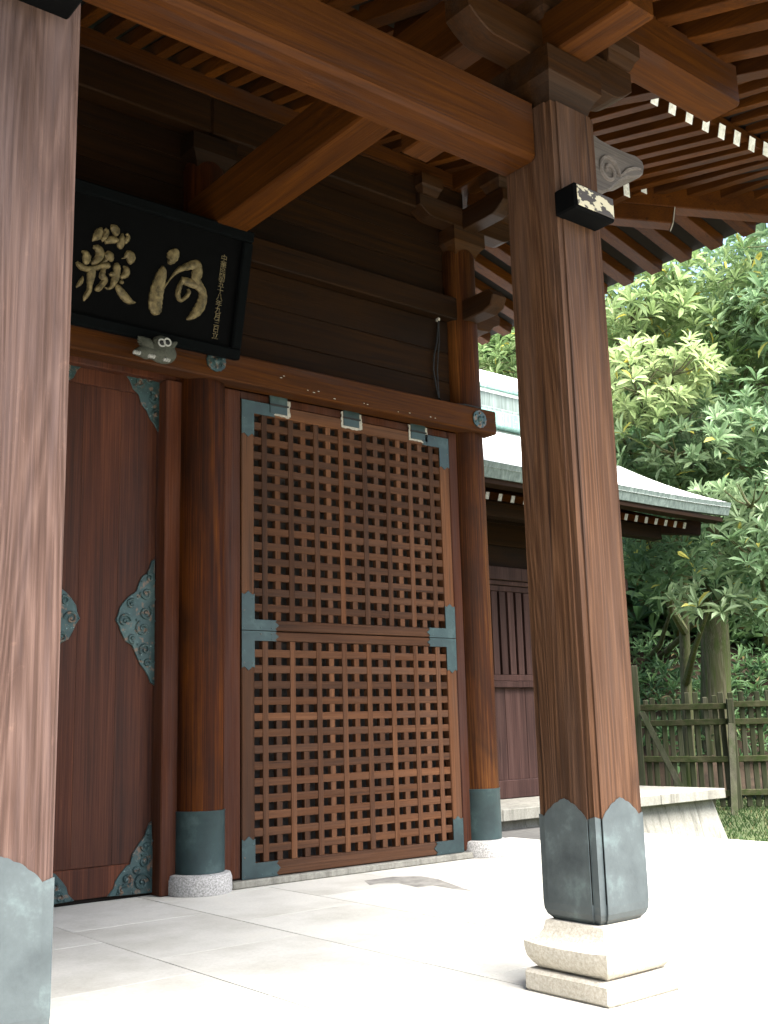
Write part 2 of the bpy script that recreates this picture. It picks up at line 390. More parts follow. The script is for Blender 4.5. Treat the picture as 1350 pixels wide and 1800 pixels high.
# ================================================================== SETTING
def structure(name, g, mat, **p):
    return part(name, g, mat, None, kind="structure", **p)
GZ = -.5                                     # ground beyond the gate terrace
LAY = -.004
gnd = G().add([(-300, -300, GZ), (300, -300, GZ), (300, 300, GZ), (-300, 300, GZ)], [(0, 1, 2, 3)])
structure("ground", gnd, M['turf'])
# terrace the gate stands on
floor = structure("terrace_floor", box(-9, 9.08, -9, 13.0, -.6, -.006, .02), M['joint'])
xs = [2.70+.885*k for k in range(-12, 8)]
xs = [x for x in xs if -8.9 < x < 8.8] + [9.10]
slabs = 0
for i in range(len(xs)-1):
    off = (.0 if i % 2 else .42)
    ys = [5.88+off-1.05*k for k in range(-3, 14)][::-1]
    for j in range(len(ys)-1):
        if ys[j] < -7.5 or ys[j+1] > 8.35: continue
        if slabs > 290: break
        gp = .0025 + random.random()*.002
        dz = random.uniform(-.0012, .0)
        part("paving_slab", box(xs[i]+gp, xs[i+1]-gp, ys[j]+gp, ys[j+1]-gp, -.0055, dz, .001), M['slab'], floor); slabs += 1

# water stain that has dried on the slabs by the shutters
g = G(); c = [(640, 1548), (690, 1541), (740, 1540), (770, 1545), (800, 1556), (830, 1566), (800, 1563), (760, 1556), (735, 1560), (700, 1552), (665, 1553), (650, 1556)]
pts = [at(x, y, 2, .0012) for x, y in c]
g.add([tuple(p) for p in pts], [list(range(len(pts)))])
part("water_stain", g, M['stain'], floor)

# ================================================================== GATE
gate = thing("shrine_gate", (3.985, 7.12, 0), "large dark timber shrine gate with lattice shutters, plank door and deep raftered eaves", "gate")
P2C = (3.785, 3.27); PW = .166; P1C = (1.115, 3.27)
COL1 = (3.985, 7.12); COL2 = (6.775, 7.12); COL0 = (1.195, 7.12); CR = .18

def post_profile(c, w, b=.043, d=.010, off=0.0, sub=0):
    """square post section whose arrises are stepped back from the face panels; returns (x,y,u) u in -1..1 across panel or None"""
    pts = []
    w2 = w+off; wi = w-d+off; bb = w-b
    for k in range(4):
        ca, sa = math.cos(k*math.pi/2), math.sin(k*math.pi/2)
        # local face: direction -Y (front): x from -w..w at y=-w
        loc = [(-wi, -wi, 1.32), (-bb, -wi, 1.02), (-bb, -w2, 1.0)]
        n = max(1, sub)
        for q in range(1, n): loc.append((-bb+2*bb*q/n, -w2, abs(-1+2*q/n)))
        loc += [(bb, -w2, 1.0), (bb, -wi, 1.02)]
        for x, y, u in loc: pts.append((c[0]+ca*x-sa*y, c[1]+sa*x+ca*y, u))
    return pts
def scallop(u):
    if u > 1: return .012*(u-1)/.32
    H = .078; kn = ((0, 1.0), (.30, .84), (.66, .50), (1.0, .0))
    for (u0, h0), (u1, h1) in zip(kn[:-1], kn[1:]):
        if u <= u1+1e-6:
            t = (u-u0)/(u1-u0); return H*(h0+(h1-h0)*t + .085*math.sin(math.pi*t)) + (.006*max(0, 1-u/.05))
    return 0
def square_post(c, parent, mat=None):
    z0, zv, zt = .285, .715, 4.07
    pr = post_profile(c, PW); n = len(pr); g = G()
    v = [(x, y, z) for z in (z0+.085, zt) for x, y, u in pr]
    f = [[i, (i+1) % n, n+(i+1) % n, n+i] for i in range(n)] + [list(range(n))[::-1], [n+i for i in range(n)]]
    g.add(v, f)
    o = part("square_post", g, mat or M['post'], parent)
    # metal shoe following the section, scalloped top, tapered foot
    pr = post_profile(c, PW, off=.004, sub=28); n = len(pr); g = G(); v = []
    def inset(p, k): return (c[0]+(p[0]-c[0])*k, c[1]+(p[1]-c[1])*k)
    for k, z in ((.80, z0), (.93, z0+.022), (.985, z0+.045), (1.0, z0+.075)):
        for p in pr: v.append((*inset(p, k), z))
    for p in pr: v.append((p[0], p[1], zv+scallop(p[2])))
    for p in pr: v.append((*inset(p, .965), zv+scallop(p[2])-.001))
    f = []
    for r in range(5):
        for i in range(n):
            j = (i+1) % n; f.append([r*n+i, r*n+j, (r+1)*n+j, (r+1)*n+i])
    f.append(list(range(n))[::-1])
    g.add(v, f)
    part("metal_shoe", g, M['shoe'], o)
    return o
post2 = square_post(P2C, gate); post1 = square_post(P1C, gate, M['pale'])

# stone plinths under the posts
def plinth(c, label):
    t = thing("stone_plinth", (c[0], c[1], 0), label, "plinth", "stone plinths under the front posts")
    cx, cy = c[0]-.015, c[1]-.02
    part("lower_block", box(cx-.235, cx+.235, cy-.235, cy+.235, .0005, .088, .012), M['plinth'], t)
    prof = [(.185, .092), (.205, .105), (.222, .13), (.229, .165), (.230, .192), (.212, .200), (.185, .222), (.168, .250), (.160, .286)]
    g = G(); v = []; f = []; seg = 6
    for r, z in prof:
        ring = []
        for k in range(4):
            a0 = [(-1, -1), (1, -1), (1, 1), (-1, 1)][k]; a1 = [(1, -1), (1, 1), (-1, 1), (-1, -1)][k]
            for q in range(seg):
                t_ = q/seg; ring.append((a0[0]+(a1[0]-a0[0])*t_, a0[1]+(a1[1]-a0[1])*t_))
        for x, y in ring:
            m_ = max(abs(x), abs(y)); lift = .010*(abs(x)*abs(y))**3 if .1 < z < .21 else 0
            v.append((cx+x*r, cy+y*r, z+lift))
    n = 4*seg
    for r in range(len(prof)-1):
        for i in range(n):
            j = (i+1) % n; f.append([r*n+i, r*n+j, (r+1)*n+j, (r+1)*n+i])
    f += [list(range(n))[::-1], [(len(prof)-1)*n+i for i in range(n)]]
    part("cushion_block", g.add(v, f), M['plinth'], t, smooth=True)
    return t
plinth(P2C, "two tier weathered stone plinth under the square post nearest the trees")
plinth(P1C, "stone plinth under the square post at the photo's left edge")

# main beam between the square posts
beam = part("main_beam", box(P1C[0]+PW-.006, P2C[0]-PW+.006, 3.205, 3.430, 3.785, 4.105, .024), M['beamx'], gate)
part("carved_nose", prism([(2*(P1C[0]+P2C[0])/2-x_, z_) for x_, z_ in [(3.94, 4.085), (4.10, 4.072), (4.32, 4.070), (4.452, 4.060), (4.468, 4.025), (4.42, 3.955), (4.26, 3.885), (4.16, 3.800), (4.03, 3.750), (3.94, 3.752)]], 1, 3.20, 3.40, bev=.012), M['greycarve'], gate)

# tie ends poking out of the posts
for c in (P2C, P1C):
    o = part("tie_end", box(c[0]-.172, c[0]+.112, 2.985, 3.115, 3.455, 3.582, .008), M['black'], gate)
    part("peeled_face", box(c[0]-.160, c[0]+.100, 2.979, 2.984, 3.467, 3.570, .002), M['flake'], o)

# carved nose at the outer side of the right post
kx = [(3.94, 4.085), (4.03, 4.090), (4.10, 4.072), (4.20, 4.066), (4.32, 4.070), (4.40, 4.078), (4.452, 4.060), (4.468, 4.025), (4.455, 3.985), (4.42, 3.955), (4.37, 3.935), (4.31, 3.915), (4.26, 3.885), (4.21, 3.845), (4.16, 3.800), (4.10, 3.765), (4.03, 3.750), (3.94, 3.752)]
nose = part("carved_nose", prism(kx, 1, 3.20, 3.40, bev=.012), M['greycarve'], gate, smooth=False)
def spiral(cx, cz, r0, turns, n=40, a0=0, s=1):
    return [(cx+r0*(1-.85*i/n)*math.cos(a0+s*turns*2*math.pi*i/n), cz+r0*(1-.85*i/n)*math.sin(a0+s*turns*2*math.pi*i/n)) for i in range(n+1)]
g = G()
tube([(x, 3.199, z) for x, z in spiral(4.15, 3.905, .085, 1.6)], [.012]*41, 6, g)
tube([(x, 3.199, z) for x, z in ((4.24, 3.90), (4.30, 3.955), (4.36, 3.985), (4.42, 4.0))], [.006, .012, .012, .006], 6, g)
part("carved_scroll", g, M['greycarve'], nose, smooth=True)

# brackets on the square posts
def taper_block(cx, cy, z0, zm, z1, hb, ht, g=None):
    g = g or G(); prof = [(hb, z0), (hb+.012, z0+(zm-z0)*.35), (hb+(ht-hb)*.55, z0+(zm-z0)*.72), (ht, zm), (ht, z1)]
    v = []; f = []
    for r, z in prof: v += [(cx-r, cy-r, z), (cx+r, cy-r, z), (cx+r, cy+r, z), (cx-r, cy+r, z)]
    for r in range(len(prof)-1):
        for i in range(4):
            j = (i+1) % 4; f.append([r*4+i, r*4+j, r*4+4+j, r*4+4+i])
    f += [[3, 2, 1, 0], [len(prof)*4-4+i for i in range(4)]]
    return g.add(v, f)
def arm_profile(a, b, z0, z1, cut=.16):
    """bow-shaped bracket arm outline: rounded underside at both ends"""
    pts = [(a, z1), (a, z0+(z1-z0)*.45)]
    for t in (.25, .5, .75, 1): pts.append((a+cut*t, z0+(z1-z0)*.45*(1-t)**1.6))
    for t in (1, .75, .5, .25): pts.append((b-cut*t, z0+(z1-z0)*.45*(1-t)**1.6))
    pts += [(b, z0+(z1-z0)*.45), (b, z1)]
    return pts
def bracket(c, zb, parent):
    cx, cy = c
    part("bearing_block", taper_block(cx, cy, zb, zb+.13, zb+.27, .135, .195), M['brk'], parent)
    part("bracket_arm", prism(arm_profile(cx-.60, cx+.60, zb+.272, zb+.47), 1, cy-.085, cy+.085, bev=.006), M['brk'], parent)
    for dx, dy in ((-.50, 0), (.50, 0), (0, 0)):
        part("small_bearing_block", taper_block(cx+dx, cy+dy, zb+.478, zb+.55, zb+.63, .09, .13), M['brk'], parent)
bracket(P2C, 4.072, gate); bracket(P1C, 4.072, gate)
# nose beam pushing out towards the viewer above the right post
for c in (P2C, P1C):
    part("nose_beam", box(c[0]-.10, c[0]+.10, 2.66, 4.3, 4.352, 4.60, .012), M['beamy'], gate)
# porch purlin carried by the brackets
part("porch_purlin", box(-.5, 5.40, 3.15, 3.40, 4.705, 4.985, .02), M['beamx'], gate)

# tie beam back to the round column
part("tie_beam", prism([(3.05, 4.985), (3.05, 5.20), (6.98, 5.20), (6.98, 4.86), (6.75, 4.86), (6.45, 4.835), (3.6, 4.835)], 0, 3.765, 4.035, bev=.015), M['beamy'], gate)
part("tie_beam", prism([(3.05, 4.985), (3.05, 5.20), (6.98, 5.20), (6.98, 4.86), (6.75, 4.86), (6.45, 4.835), (3.6, 4.835)], 0, 1.06, 1.33, bev=.015), M['beamy'], gate)

# round columns with metal sleeve on a granite drum
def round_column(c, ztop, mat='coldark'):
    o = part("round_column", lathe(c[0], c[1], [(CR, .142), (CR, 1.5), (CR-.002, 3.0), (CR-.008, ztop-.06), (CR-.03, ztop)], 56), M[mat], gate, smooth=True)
    part("metal_sleeve", lathe(c[0], c[1], [(CR-.004, .141), (CR+.006, .142), (CR+.006, .556), (CR+.009, .560), (CR+.009, .568), (CR-.004, .570)], 56), M['teal'], o, smooth=True)
    part("granite_drum", lathe(c[0], c[1], [(.236, .0006), (.240, .02), (.238, .10), (.226, .134), (.20, .1405)], 56), M['granite'], o, smooth=True)
    return o
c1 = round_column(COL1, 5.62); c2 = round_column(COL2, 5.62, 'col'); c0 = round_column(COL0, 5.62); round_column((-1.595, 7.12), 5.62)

# lintel running across, with flower medallions
LZ0, LZ1, LY = 3.775, 4.0, 6.885
lint = part("lintel", box(-1.8, 6.985, LY, 7.06, LZ0, LZ1, .012), M['beamx'], gate)
def medallion(x, z, y, r=.085):
    g = G(); n = 48; pts = []
    for i in range(n):
        a = 2*math.pi*i/n; rr = r*(1-.10*abs(math.sin(3*a))**.5*(.5+.5*math.cos(6*a))); pts.append((x+rr*math.cos(a), z+rr*math.sin(a)))
    prism(pts, 1, y-.014, y, g)
    for i in range(6):
        a = 2*math.pi*(i+.5)/6; ball((x+.058*math.cos(a), y-.016, z+.058*math.sin(a)), (.012, .010, .012), g, 8, 5)
    ball((x, y-.014, z), (.03, .022, .03), g, 12, 7)
    return g
for x, z in ((3.972, 3.902), (6.755, 3.888)):
    md = part("flower_medallion", medallion(x, z, LY), M['patina'], lint)
# flakes of old putty on the lintel
for px, py in ((494, 664), (499, 661), (552, 690), (560, 688), (541, 686), (588, 701), (646, 711), (640, 709), (700, 724), (720, 726), (757, 733), (765, 735), (650, 742)):
    p = at(px, py, 1, LY)
    if LZ0+.01 < p.z < LZ1-.01: part("putty_fleck", ball((p.x, LY-.001, p.z), (.006+.008*random.random(), .003, .004), None, 6, 4), M['chalk'], lint)

# ---- wall above the lintel: boards, middle rail, top plate
def hboards(name, x0, x1, y, zs, parent, mat, th=.03):
    for a, b in zip(zs[:-1], zs[1:]):
        part(name, box(x0, x1, y+random.uniform(0, .003), y+th, a+.0025, b-.0025, .004), mat, parent)
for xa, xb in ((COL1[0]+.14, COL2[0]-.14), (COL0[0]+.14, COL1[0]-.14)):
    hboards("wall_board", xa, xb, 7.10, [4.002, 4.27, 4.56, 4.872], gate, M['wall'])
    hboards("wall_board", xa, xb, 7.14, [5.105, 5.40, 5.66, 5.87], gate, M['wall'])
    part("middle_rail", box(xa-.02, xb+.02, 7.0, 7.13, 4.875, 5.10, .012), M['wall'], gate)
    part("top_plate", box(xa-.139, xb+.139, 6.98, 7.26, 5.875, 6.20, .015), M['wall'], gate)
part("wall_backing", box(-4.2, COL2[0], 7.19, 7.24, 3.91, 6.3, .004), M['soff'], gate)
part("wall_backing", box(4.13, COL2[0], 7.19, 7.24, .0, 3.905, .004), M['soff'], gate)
part("wall_backing", box(-4.2, 1.34, 7.19, 7.24, .0, 3.905, .004), M['wall'], gate)
part("wall_backing", box(COL2[0]-.03, COL2[0]+.03, 7.2, 12.0, 3.2, 6.3, .004), M['wall'], gate)
part("wall_backing", box(COL2[0]-.03, COL2[0]+.03, 7.2, 12.0, .0, 3.18, .004), M['wall'], gate)
# wall purlins under the rafters
part("wall_purlin", box(-4.2, COL2[0]+.9, 7.0, 7.24, 6.21, 6.395, .012), M['beamx'], gate)
part("side_purlin", box(COL2[0]-.12, COL2[0]+.12, 6.2, 12.2, 6.20, 6.385, .012), M['beamy'], gate)

# bracket sets on the round columns
def col_bracket(c):
    cx, cy = c
    if c is not COL2:
        part("bearing_block", taper_block(cx, cy, 5.55, 5.66, 5.80, .13, .20), M['wall'], gate); return
    part("bearing_block", taper_block(cx, cy, 5.55, 5.66, 5.80, .13, .20), M['brk'], gate)
    part("bracket_arm", prism(arm_profile(cx-.62, cx+.62, 5.80, 6.0), 1, cy-.20, cy-.03, bev=.006), M['brk'], gate)
    part("bracket_arm", prism(arm_profile(cy-.75, cy+.6, 5.78, 5.985), 0, cx-.085, cx+.085, bev=.006), M['brky'], gate)
    for dx, dy in ((-.5, -.12), (.5, -.12), (0, -.62)):
        part("small_bearing_block", taper_block(cx+dx, cy+dy, 6.0, 6.08, 6.18, .09, .13), M['brk'], gate)
col_bracket(COL2); col_bracket(COL1); col_bracket(COL0)
# stubs of the crossing rails past the corner column
part("rail_nose", prism([(COL2[0]+.1, 5.10), (COL2[0]+.42, 5.10), (COL2[0]+.47, 5.03), (COL2[0]+.46, 4.96), (COL2[0]+.38, 4.92), (COL2[0]+.32, 4.86), (COL2[0]+.1, 4.85)], 1, 7.02, 7.20, bev=.01), M['brk'], gate)
part("rail_nose", prism([(7.0, 5.07), (6.62, 5.07), (6.56, 5.0), (6.60, 4.90), (6.70, 4.87), (7.0, 4.87)], 0, COL2[0]-.09, COL2[0]+.09, bev=.01), M['brky'], gate)

# ---- door leaf in the middle bay
DY = 7.25; DX0, DX1 = 2.405, 3.675
XL_ = at(140, 1085, 1, DY-.004).x; XR_ = at(203, 1090, 1, DY-.004).x; MX = (XL_+XR_)/2; DX0 = 2*MX-DX1
def door_leaf(x0, x1, lab=None):
    d = part("door_leaf", box(x0, x1, DY+.03, DY+.07, .03, 3.76, .004), M['door'], gate)
    n = 3; wd = (x1-x0)/n
    for k in range(n):
        part("door_plank", box(x0+k*wd+.0006, x0+(k+1)*wd-.0006, DY+random.uniform(.004, .0048), DY+.032, .235, 3.655, .0012), M['door'], d)
    part("door_rail", box(x0, x1, DY, DY+.034, .030, .232, .004), M['door'], d)
    part("door_rail", box(x0, x1, DY, DY+.034, 3.658, 3.80, .004), M['door'], d)
    return d
leaf_r = door_leaf(DX0, DX1); leaf_l = door_leaf(1.40, DX0-.006)
part("door_threshold", box(1.3, 3.69, 7.275, 7.5, .001, .028, .004), M['soff'], gate)
def curl_set(g, pts, y, k=1.0):
    for x, z, r, tn, a0, s in pts:
        sp = spiral(x, z, r*k, tn, 22, a0, s)
        tube([(p[0], y-.006, p[1]) for p in sp], [.010*k]*6+[.009*k]*9+[.007*k]*8, 6, g)
        ball((x, y-.004, z), (.013*k, .010, .013*k), g, 8, 5)
def nails(g, pts, y):
    for x, z in pts: ball((x, y-.003, z), (.008, .007, .008), g, 7, 5)
def fitting(px_outline, leaf, curls=(), nl=(), mirror=None):
    pts = [at(x, y, 1, DY-.004) for x, y in px_outline]
    o = [(p.x, p.z) for p in pts]
    cv = [(*(lambda q: (q.x, q.z))(at(x, y, 1, DY-.004)), r, tn, a0, s) for x, y, r, tn, a0, s in curls]
    nv = [(*(lambda q: (q.x, q.z))(at(x, y, 1, DY-.004)),) for x, y in nl]
    if mirror is not None:
        o = [(2*mirror-x, z) for x, z in o]; cv = [(2*mirror-x, z, r, t, math.pi-a, -s) for x, z, r, t, a, s in cv]; nv = [(2*mirror-x, z) for x, z in nv]
    g = G(); prism(o, 1, DY-.010, DY+.006, g, bev=.003)
    curl_set(g, cv, DY-.010); nails(g, nv, DY-.010)
    part("copper_fitting", g, M['patina'], leaf, smooth=True)
mid_o = [(272, 983), (266, 986), (262, 1000), (258, 1008), (250, 1013), (245, 1022), (240, 1038), (236, 1042), (228, 1047), (219, 1056), (210, 1068), (208, 1078), (203, 1090), (209, 1100), (213, 1112), (220, 1127), (232, 1134), (238, 1150), (246, 1168), (254, 1178), (260, 1188), (264, 1200), (271, 1205)]
mid_c = [(218, 1091, .050, 1.3, 0, 1), (255, 1077, .055, 1.4, 1, -1), (250, 1105, .055, 1.4, 2, 1), (256, 1043, .045, 1.3, 3, 1), (254, 1142, .045, 1.3, 4, -1), (230, 1062, .035, 1.1, 1, 1), (232, 1122, .035, 1.1, 5, -1), (261, 1016, .03, 1.1, 2, -1), (258, 1166, .03, 1.1, 0, 1)]
mid_n = [(270, 985), (271, 1020), (271, 1054), (271, 1092), (270, 1130), (270, 1164), (268, 1200), (248, 1022), (242, 1049), (239, 1090), (241, 1133), (247, 1160), (205, 1090)]
top_o = [(207, 640), (284, 652), (283, 700), (281, 740), (279, 759), (276, 756), (271, 746), (264, 737), (258, 722), (249, 712), (244, 694), (234, 684), (228, 668), (218, 655)]
top_c = [(262, 668, .055, 1.4, 0, 1), (268, 700, .045, 1.4, 2, -1), (244, 672, .04, 1.2, 4, 1), (272, 728, .03, 1.1, 1, 1), (230, 655, .03, 1.1, 3, -1)]
top_n = [(212, 643), (240, 648), (265, 652), (281, 656), (281, 690), (280, 720), (277, 750), (256, 715), (234, 678)]
bot_o = [(266, 1444), (262, 1447), (258, 1458), (254, 1470), (246, 1480), (238, 1492), (232, 1502), (230, 1512), (228, 1519), (222, 1522), (214, 1532), (208, 1540), (202, 1550), (199, 1562), (194, 1568), (188, 1576), (230, 1573), (267, 1569), (268, 1500)]
bot_c = [(248, 1551, .065, 1.5, 0, 1), (252, 1514, .045, 1.4, 2, -1), (222, 1546, .045, 1.4, 4, 1), (213, 1565, .03, 1.2, 1, 1), (255, 1487, .035, 1.2, 3, 1), (239, 1528, .03, 1.1, 0, -1), (261, 1463, .022, 1.1, 2, 1)]
bot_n = [(264, 1450), (260, 1472), (267, 1478), (265, 1524), (262, 1564), (233, 1570), (205, 1571), (192, 1574), (233, 1505)]
for o_, c_, n_ in ((mid_o, mid_c, mid_n), (top_o, top_c, top_n), (bot_o, bot_c, bot_n)):
    fitting(o_, leaf_r, c_, n_); fitting(o_, leaf_r, c_, n_, mirror=MX)
    fitting(o_, leaf_l, c_, n_, mirror=DX0-.003)

# jambs
part("door_jamb", box(3.682, 3.835, 7.12, 7.30, .001, 3.772, .008), M['jamb'], gate)
part("door_jamb", box(1.345, 1.395, 7.12, 7.30, .03, 3.772, .008), M['jamb'], gate)
part("door_header", box(1.34, 3.95, 7.17, 7.30, 3.776, 3.9, .006), M['jamb'], gate)
part("jamb", box(4.125, 4.296, 7.055, 7.18, .062, 3.774, .010), M['jamb'], gate)
part("jamb", box(6.510, 6.628, 7.055, 7.18, .062, 3.774, .010), M['jamb'], gate)
part("shutter_header", box(4.298, 6.508, 7.062, 7.18, 3.706, 3.774, .006), M['jamb'], gate)
# stone sill below the shutters
part("stone_sill", box(4.20, 6.66, 7.005, 7.34, .0005, .052, .008), M['kerb'], gate)

# ---- lattice shutters
SX0, SX1, SY = 4.303, 6.503, 7.05
def shutter(z0, z1, label):
    s = part("lattice_shutter", box(SX0+.02, SX1-.02, SY+.105, SY+.118, z0+.02, z1-.02, .003), plain_back, gate, label=label)
    st, rt, rb = .112, .098 if z1 > 3 else .072, .080 if z1 > 3 else .105
    for a, b in ((SX0, SX0+st), (SX1-st, SX1)):
        part("stile", box(a, b, SY, SY+.075, z0, z1, .006), M['barv'], s)
    part("frame_rail", box(SX0+st, SX1-st, SY+.001, SY+.074, z1-rt, z1, .006), M['barh'], s)
    part("frame_rail", box(SX0+st, SX1-st, SY+.001, SY+.074, z0, z0+rb, .006), M['barh'], s)
    ix0, ix1, iz0, iz1 = SX0+st, SX1-st, z0+rb, z1-rt
    nx, nz = 16, 14; bw = .052
    hx = ((ix1-ix0)-(nx-1)*bw)/nx; hz = ((iz1-iz0)-(nz-1)*bw)/nz
    for k in range(1, nx):
        xc = ix0+k*hx+(k-.5)*bw; pr = .0 if k % 2 == 0 else .006
        part("lattice_bar", box(xc-bw/2, xc+bw/2, SY+.010-pr*1.2, SY+.055, iz0, iz1, .0035), M['barv'], s)
    for k in range(1, nz):
        zc = iz0+k*hz+(k-.5)*bw; y_ = SY+.0075+random.uniform(-.001, .001)
        part("lattice_bar", box(ix0, ix1, y_, SY+.053, zc-bw/2-.004, zc+bw/2+.004, .0035), M['barh'], s)
    # corner plates with cusped ends
    for sx in (0, 1):
        for sz in (0, 1):
            lx, lz = .335, .30
            X0 = SX0 if sx == 0 else SX1; dx = 1 if sx == 0 else -1
            Z0 = z0 if sz == 0 else z1; dz = 1 if sz == 0 else -1
            th = (rb if sz == 0 else rt)+.001; wv = st+.001
            pts = [(-.002, -.002), (lx-.02, -.002), (lx-.035, th*.18), (lx, th*.5), (lx-.035, th*.82), (lx-.02, th), (wv, th), (wv, lz-.02), (wv*.82, lz-.03), (wv*.5, lz+.0), (wv*.18, lz-.03), (-.002, lz-.02)]
            o = [(X0+dx*p[0], Z0+dz*p[1]) for p in pts]
            g = prism(o, 1, SY-.0045, SY+.004, bev=.001)
            cp = part("corner_plate", g, M['teal'], s)
            gn = G()
            for nx_, nz_ in ((.02, .02), (.02, lz-.06), (wv-.02, lz-.06), (lx-.07, .018), (lx-.07, th-.018), (.02, lz*.5), (lx*.5, .02)):
                ball((X0+dx*nx_, SY-.0045, Z0+dz*nz_), (.006, .004, .006), gn, 7, 4)
            part("plate_nail", gn, M['patina'], s)
    return s
plain_back = plain("shutter_back_board", (.042, .038, .037), .85, var=.25)
up = shutter(1.876, 3.700, "upper lattice shutter with copper corner plates")
lo = shutter(.058, 1.867, "lower lattice shutter with copper corner plates")
# strap hinges with flaked pale paint round them
for px, py in ((489, 714), (617, 737), (734, 760)):
    p = at(px, py, 1, SY)
    h = part("hinge", box(p.x-.085, p.x+.085, SY-.012, SY+.008, p.z+.004, p.z+.078, .004), M['teal'], up)
    part("hinge_plate", box(p.x-.085, p.x+.085, SY-.010, SY+.008, p.z-.068, p.z-.002, .004), M['teal'], up)
    part("hinge_pin", tube([(p.x-.09, SY-.014, p.z+.001), (p.x+.09, SY-.014, p.z+.001)], .008, 8), M['wire'], up)
    g = G()
    x0, x1, z0, z1 = p.x-.105, p.x+.105, p.z-.088, p.z+.085
    random.seed(int(px))
    def rag(a, b, horiz, c0, c1):
        n = 9; pts = []
        for i in range(n+1):
            t = a+(b-a)*i/n; pts.append((t, c0+random.uniform(-.006, .006)))
        for i in range(n, -1, -1):
            t = a+(b-a)*i/n; pts.append((t, c1))
        return pts if horiz else [(q, t) for t, q in pts]
    prism(rag(x0, x1, True, z0, p.z-.069), 1, SY-.004, SY+.003, g)
    prism(rag(z0+.012, z1-.03, False, x1+.008, p.x+.086), 1, SY-.0045, SY+.003, g)
    if px != 489: prism(rag(z0+.012, z1-.03, False, x0, p.x-.086), 1, SY-.0045, SY+.003, g)
    part("flaked_paint", g, M['chalk'], up)
random.seed(11)

# ---- cable looped on the wall
cp = [(771, 562), (768, 600), (763, 625), (762, 650), (766, 675), (772, 700), (780, 704), (800, 708), (830, 716)]
cb = thing("cable", tuple(at(772, 700, 1, 7.08)), "thin black cable hanging down the dark boards beside the corner column", "cable")
pts = [at(x, y, 1, 7.07 if i < 6 else 6.88) + Vector((0, 0, 0)) for i, (x, y) in enumerate(cp[:6])] + [Vector((6.42, 6.99, 4.012)), Vector((6.60, 6.90, 4.008)), Vector((6.80, 6.90, 4.008))]
part("wire", tube(pts, .007, 6), M['wire'], cb, smooth=True)
pts2 = [p+Vector((.05*math.sin(math.pi*i/5), 0, 0)) for i, p in enumerate(pts[:6])]
part("wire", tube(pts2, .006, 6), M['wire'], cb, smooth=True)
part("clip", box(pts[0].x-.012, pts[0].x+.012, 7.06, 7.10, pts[0].z-.01, pts[0].z+.03, .002), M['chalk'], cb)

# ---- roof: rafters, boards, hip, outer roof
SLOPE = .255; YE, ZE = 4.42, 5.72; HIPK = COL2[0]+7.12      # X+Y on the hip line
XE = HIPK-YE                                                # side line of base rafter ends
RW, RH = .088, .118
def zfront(y): return ZE+SLOPE*(y-YE)
def zside(x): return ZE+.015+SLOPE*(XE-x)
def lift(x): return .05*max(0, x-6.6)**2
meshes = {}
def rafter(name, a, b, w, h, mat, white_end=True, parent=gate, endmat='white'):
    """a = outer end, b = inner end; bottom centre line"""
    a = Vector(a); b = Vector(b); key = (name, round((b-a).length, 3), round((b-a).x, 3), round((b-a).y, 3), round((b-a).z, 3), w, h)
    if key not in meshes:
        d = b-a; n = d.normalized(); upv = Vector((0, 0, 1)); lift = upv*(h/2)
        g = bar(lift, d+lift, w, h, bev=.004); meshes[key] = g.mesh(name)
        g2 = bar(lift-n*.003, lift+n*.0005, w-.003, h-.003, bev=.0005); meshes[key+('w',)] = g2.mesh("painted_end")
    o = link(name, meshes[key], mat, parent, a)
    if white_end: link("painted_end", meshes[key+('w',)], M[endmat], o, a)
    return o
pitch = .2185
x = 7.894
xs_front = []
while x > -3.9: xs_front.append(x); x -= pitch
xs_front += [7.894+pitch*k for k in range(1, 7)]
for x in xs_front:
    yb = 7.25 if x < COL2[0]-.05 else max(HIPK-x+.05, YE+.1)
    if x > XE-.1: continue
    rafter("rafter", (x, YE, zfront(YE)+lift(x)), (x, yb, zfront(yb)), RW, RH, M['rafy'])
# board the flying rafters rest on
part("eave_batten", prism([(YE+.01, ZE+RH+.012), (YE+.17, ZE+RH+.05), (YE+.17, ZE+RH+.15), (YE+.01, ZE+RH+.11)], 0, -4.2, XE-.02), M['beamx'], gate)
for x in xs_front:
    if x < 5.3: continue
    rafter("flying_rafter", (x, YE-.80, ZE+.045), (x, YE+.02, ZE+RH+.105), .075, .095, M['rafy'])
part("eave_edge", box(5.2, XE+.9, YE-.86, YE-.74, ZE+.15, ZE+.27, .01), M['beamx'], gate)
# side rafters
SP = .375
YS = [5.02+SP*k for k in range(0, 19)]
for y in YS:
    xb = max(HIPK-y+.05, COL2[0]-.05) if y < 7.12 else COL2[0]-.05
    rafter("side_rafter", (9.17, y, zside(9.17)), (xb, y, zside(xb)), .14, RH, M['rafx'], white_end=False)
# hip rafter and the diagonal arm beneath it
hv = Vector((1, -1, 0)).normalized()
def hp(t, dz=0): # t = distance in x from the corner column
    return Vector((COL2[0]+t, 7.12-t, zside(COL2[0]+t)+dz))
part("hip_rafter", bar(hp(-.2, -.02), hp(3.3, -.02), .17, .24, bev=.01), M['rafx'], gate)
part("diagonal_arm", bar(hp(.1, -.225), hp(1.47, -.225), .17, .165, bev=.01), M['rafx'], gate)
part("metal_edge", bar(hp(1.472, -.225), hp(1.478, -.225), .172, .170, bev=.001), M['chalk'], gate)
# two pale tie ends close to the hip
for px, py in ((1101, 333), (1131, 327)):
    p = at(px, py, 1, 5.75)
    te = part("painted_tie_end", box(p.x-.045, p.x+.045, 5.75, 6.9, p.z-.075, p.z+.075, .004), M['rafy'], gate)
    part("painted_end", box(p.x-.043, p.x+.043, 5.746, 5.7495, p.z-.073, p.z+.073, .001), M['white'], te)
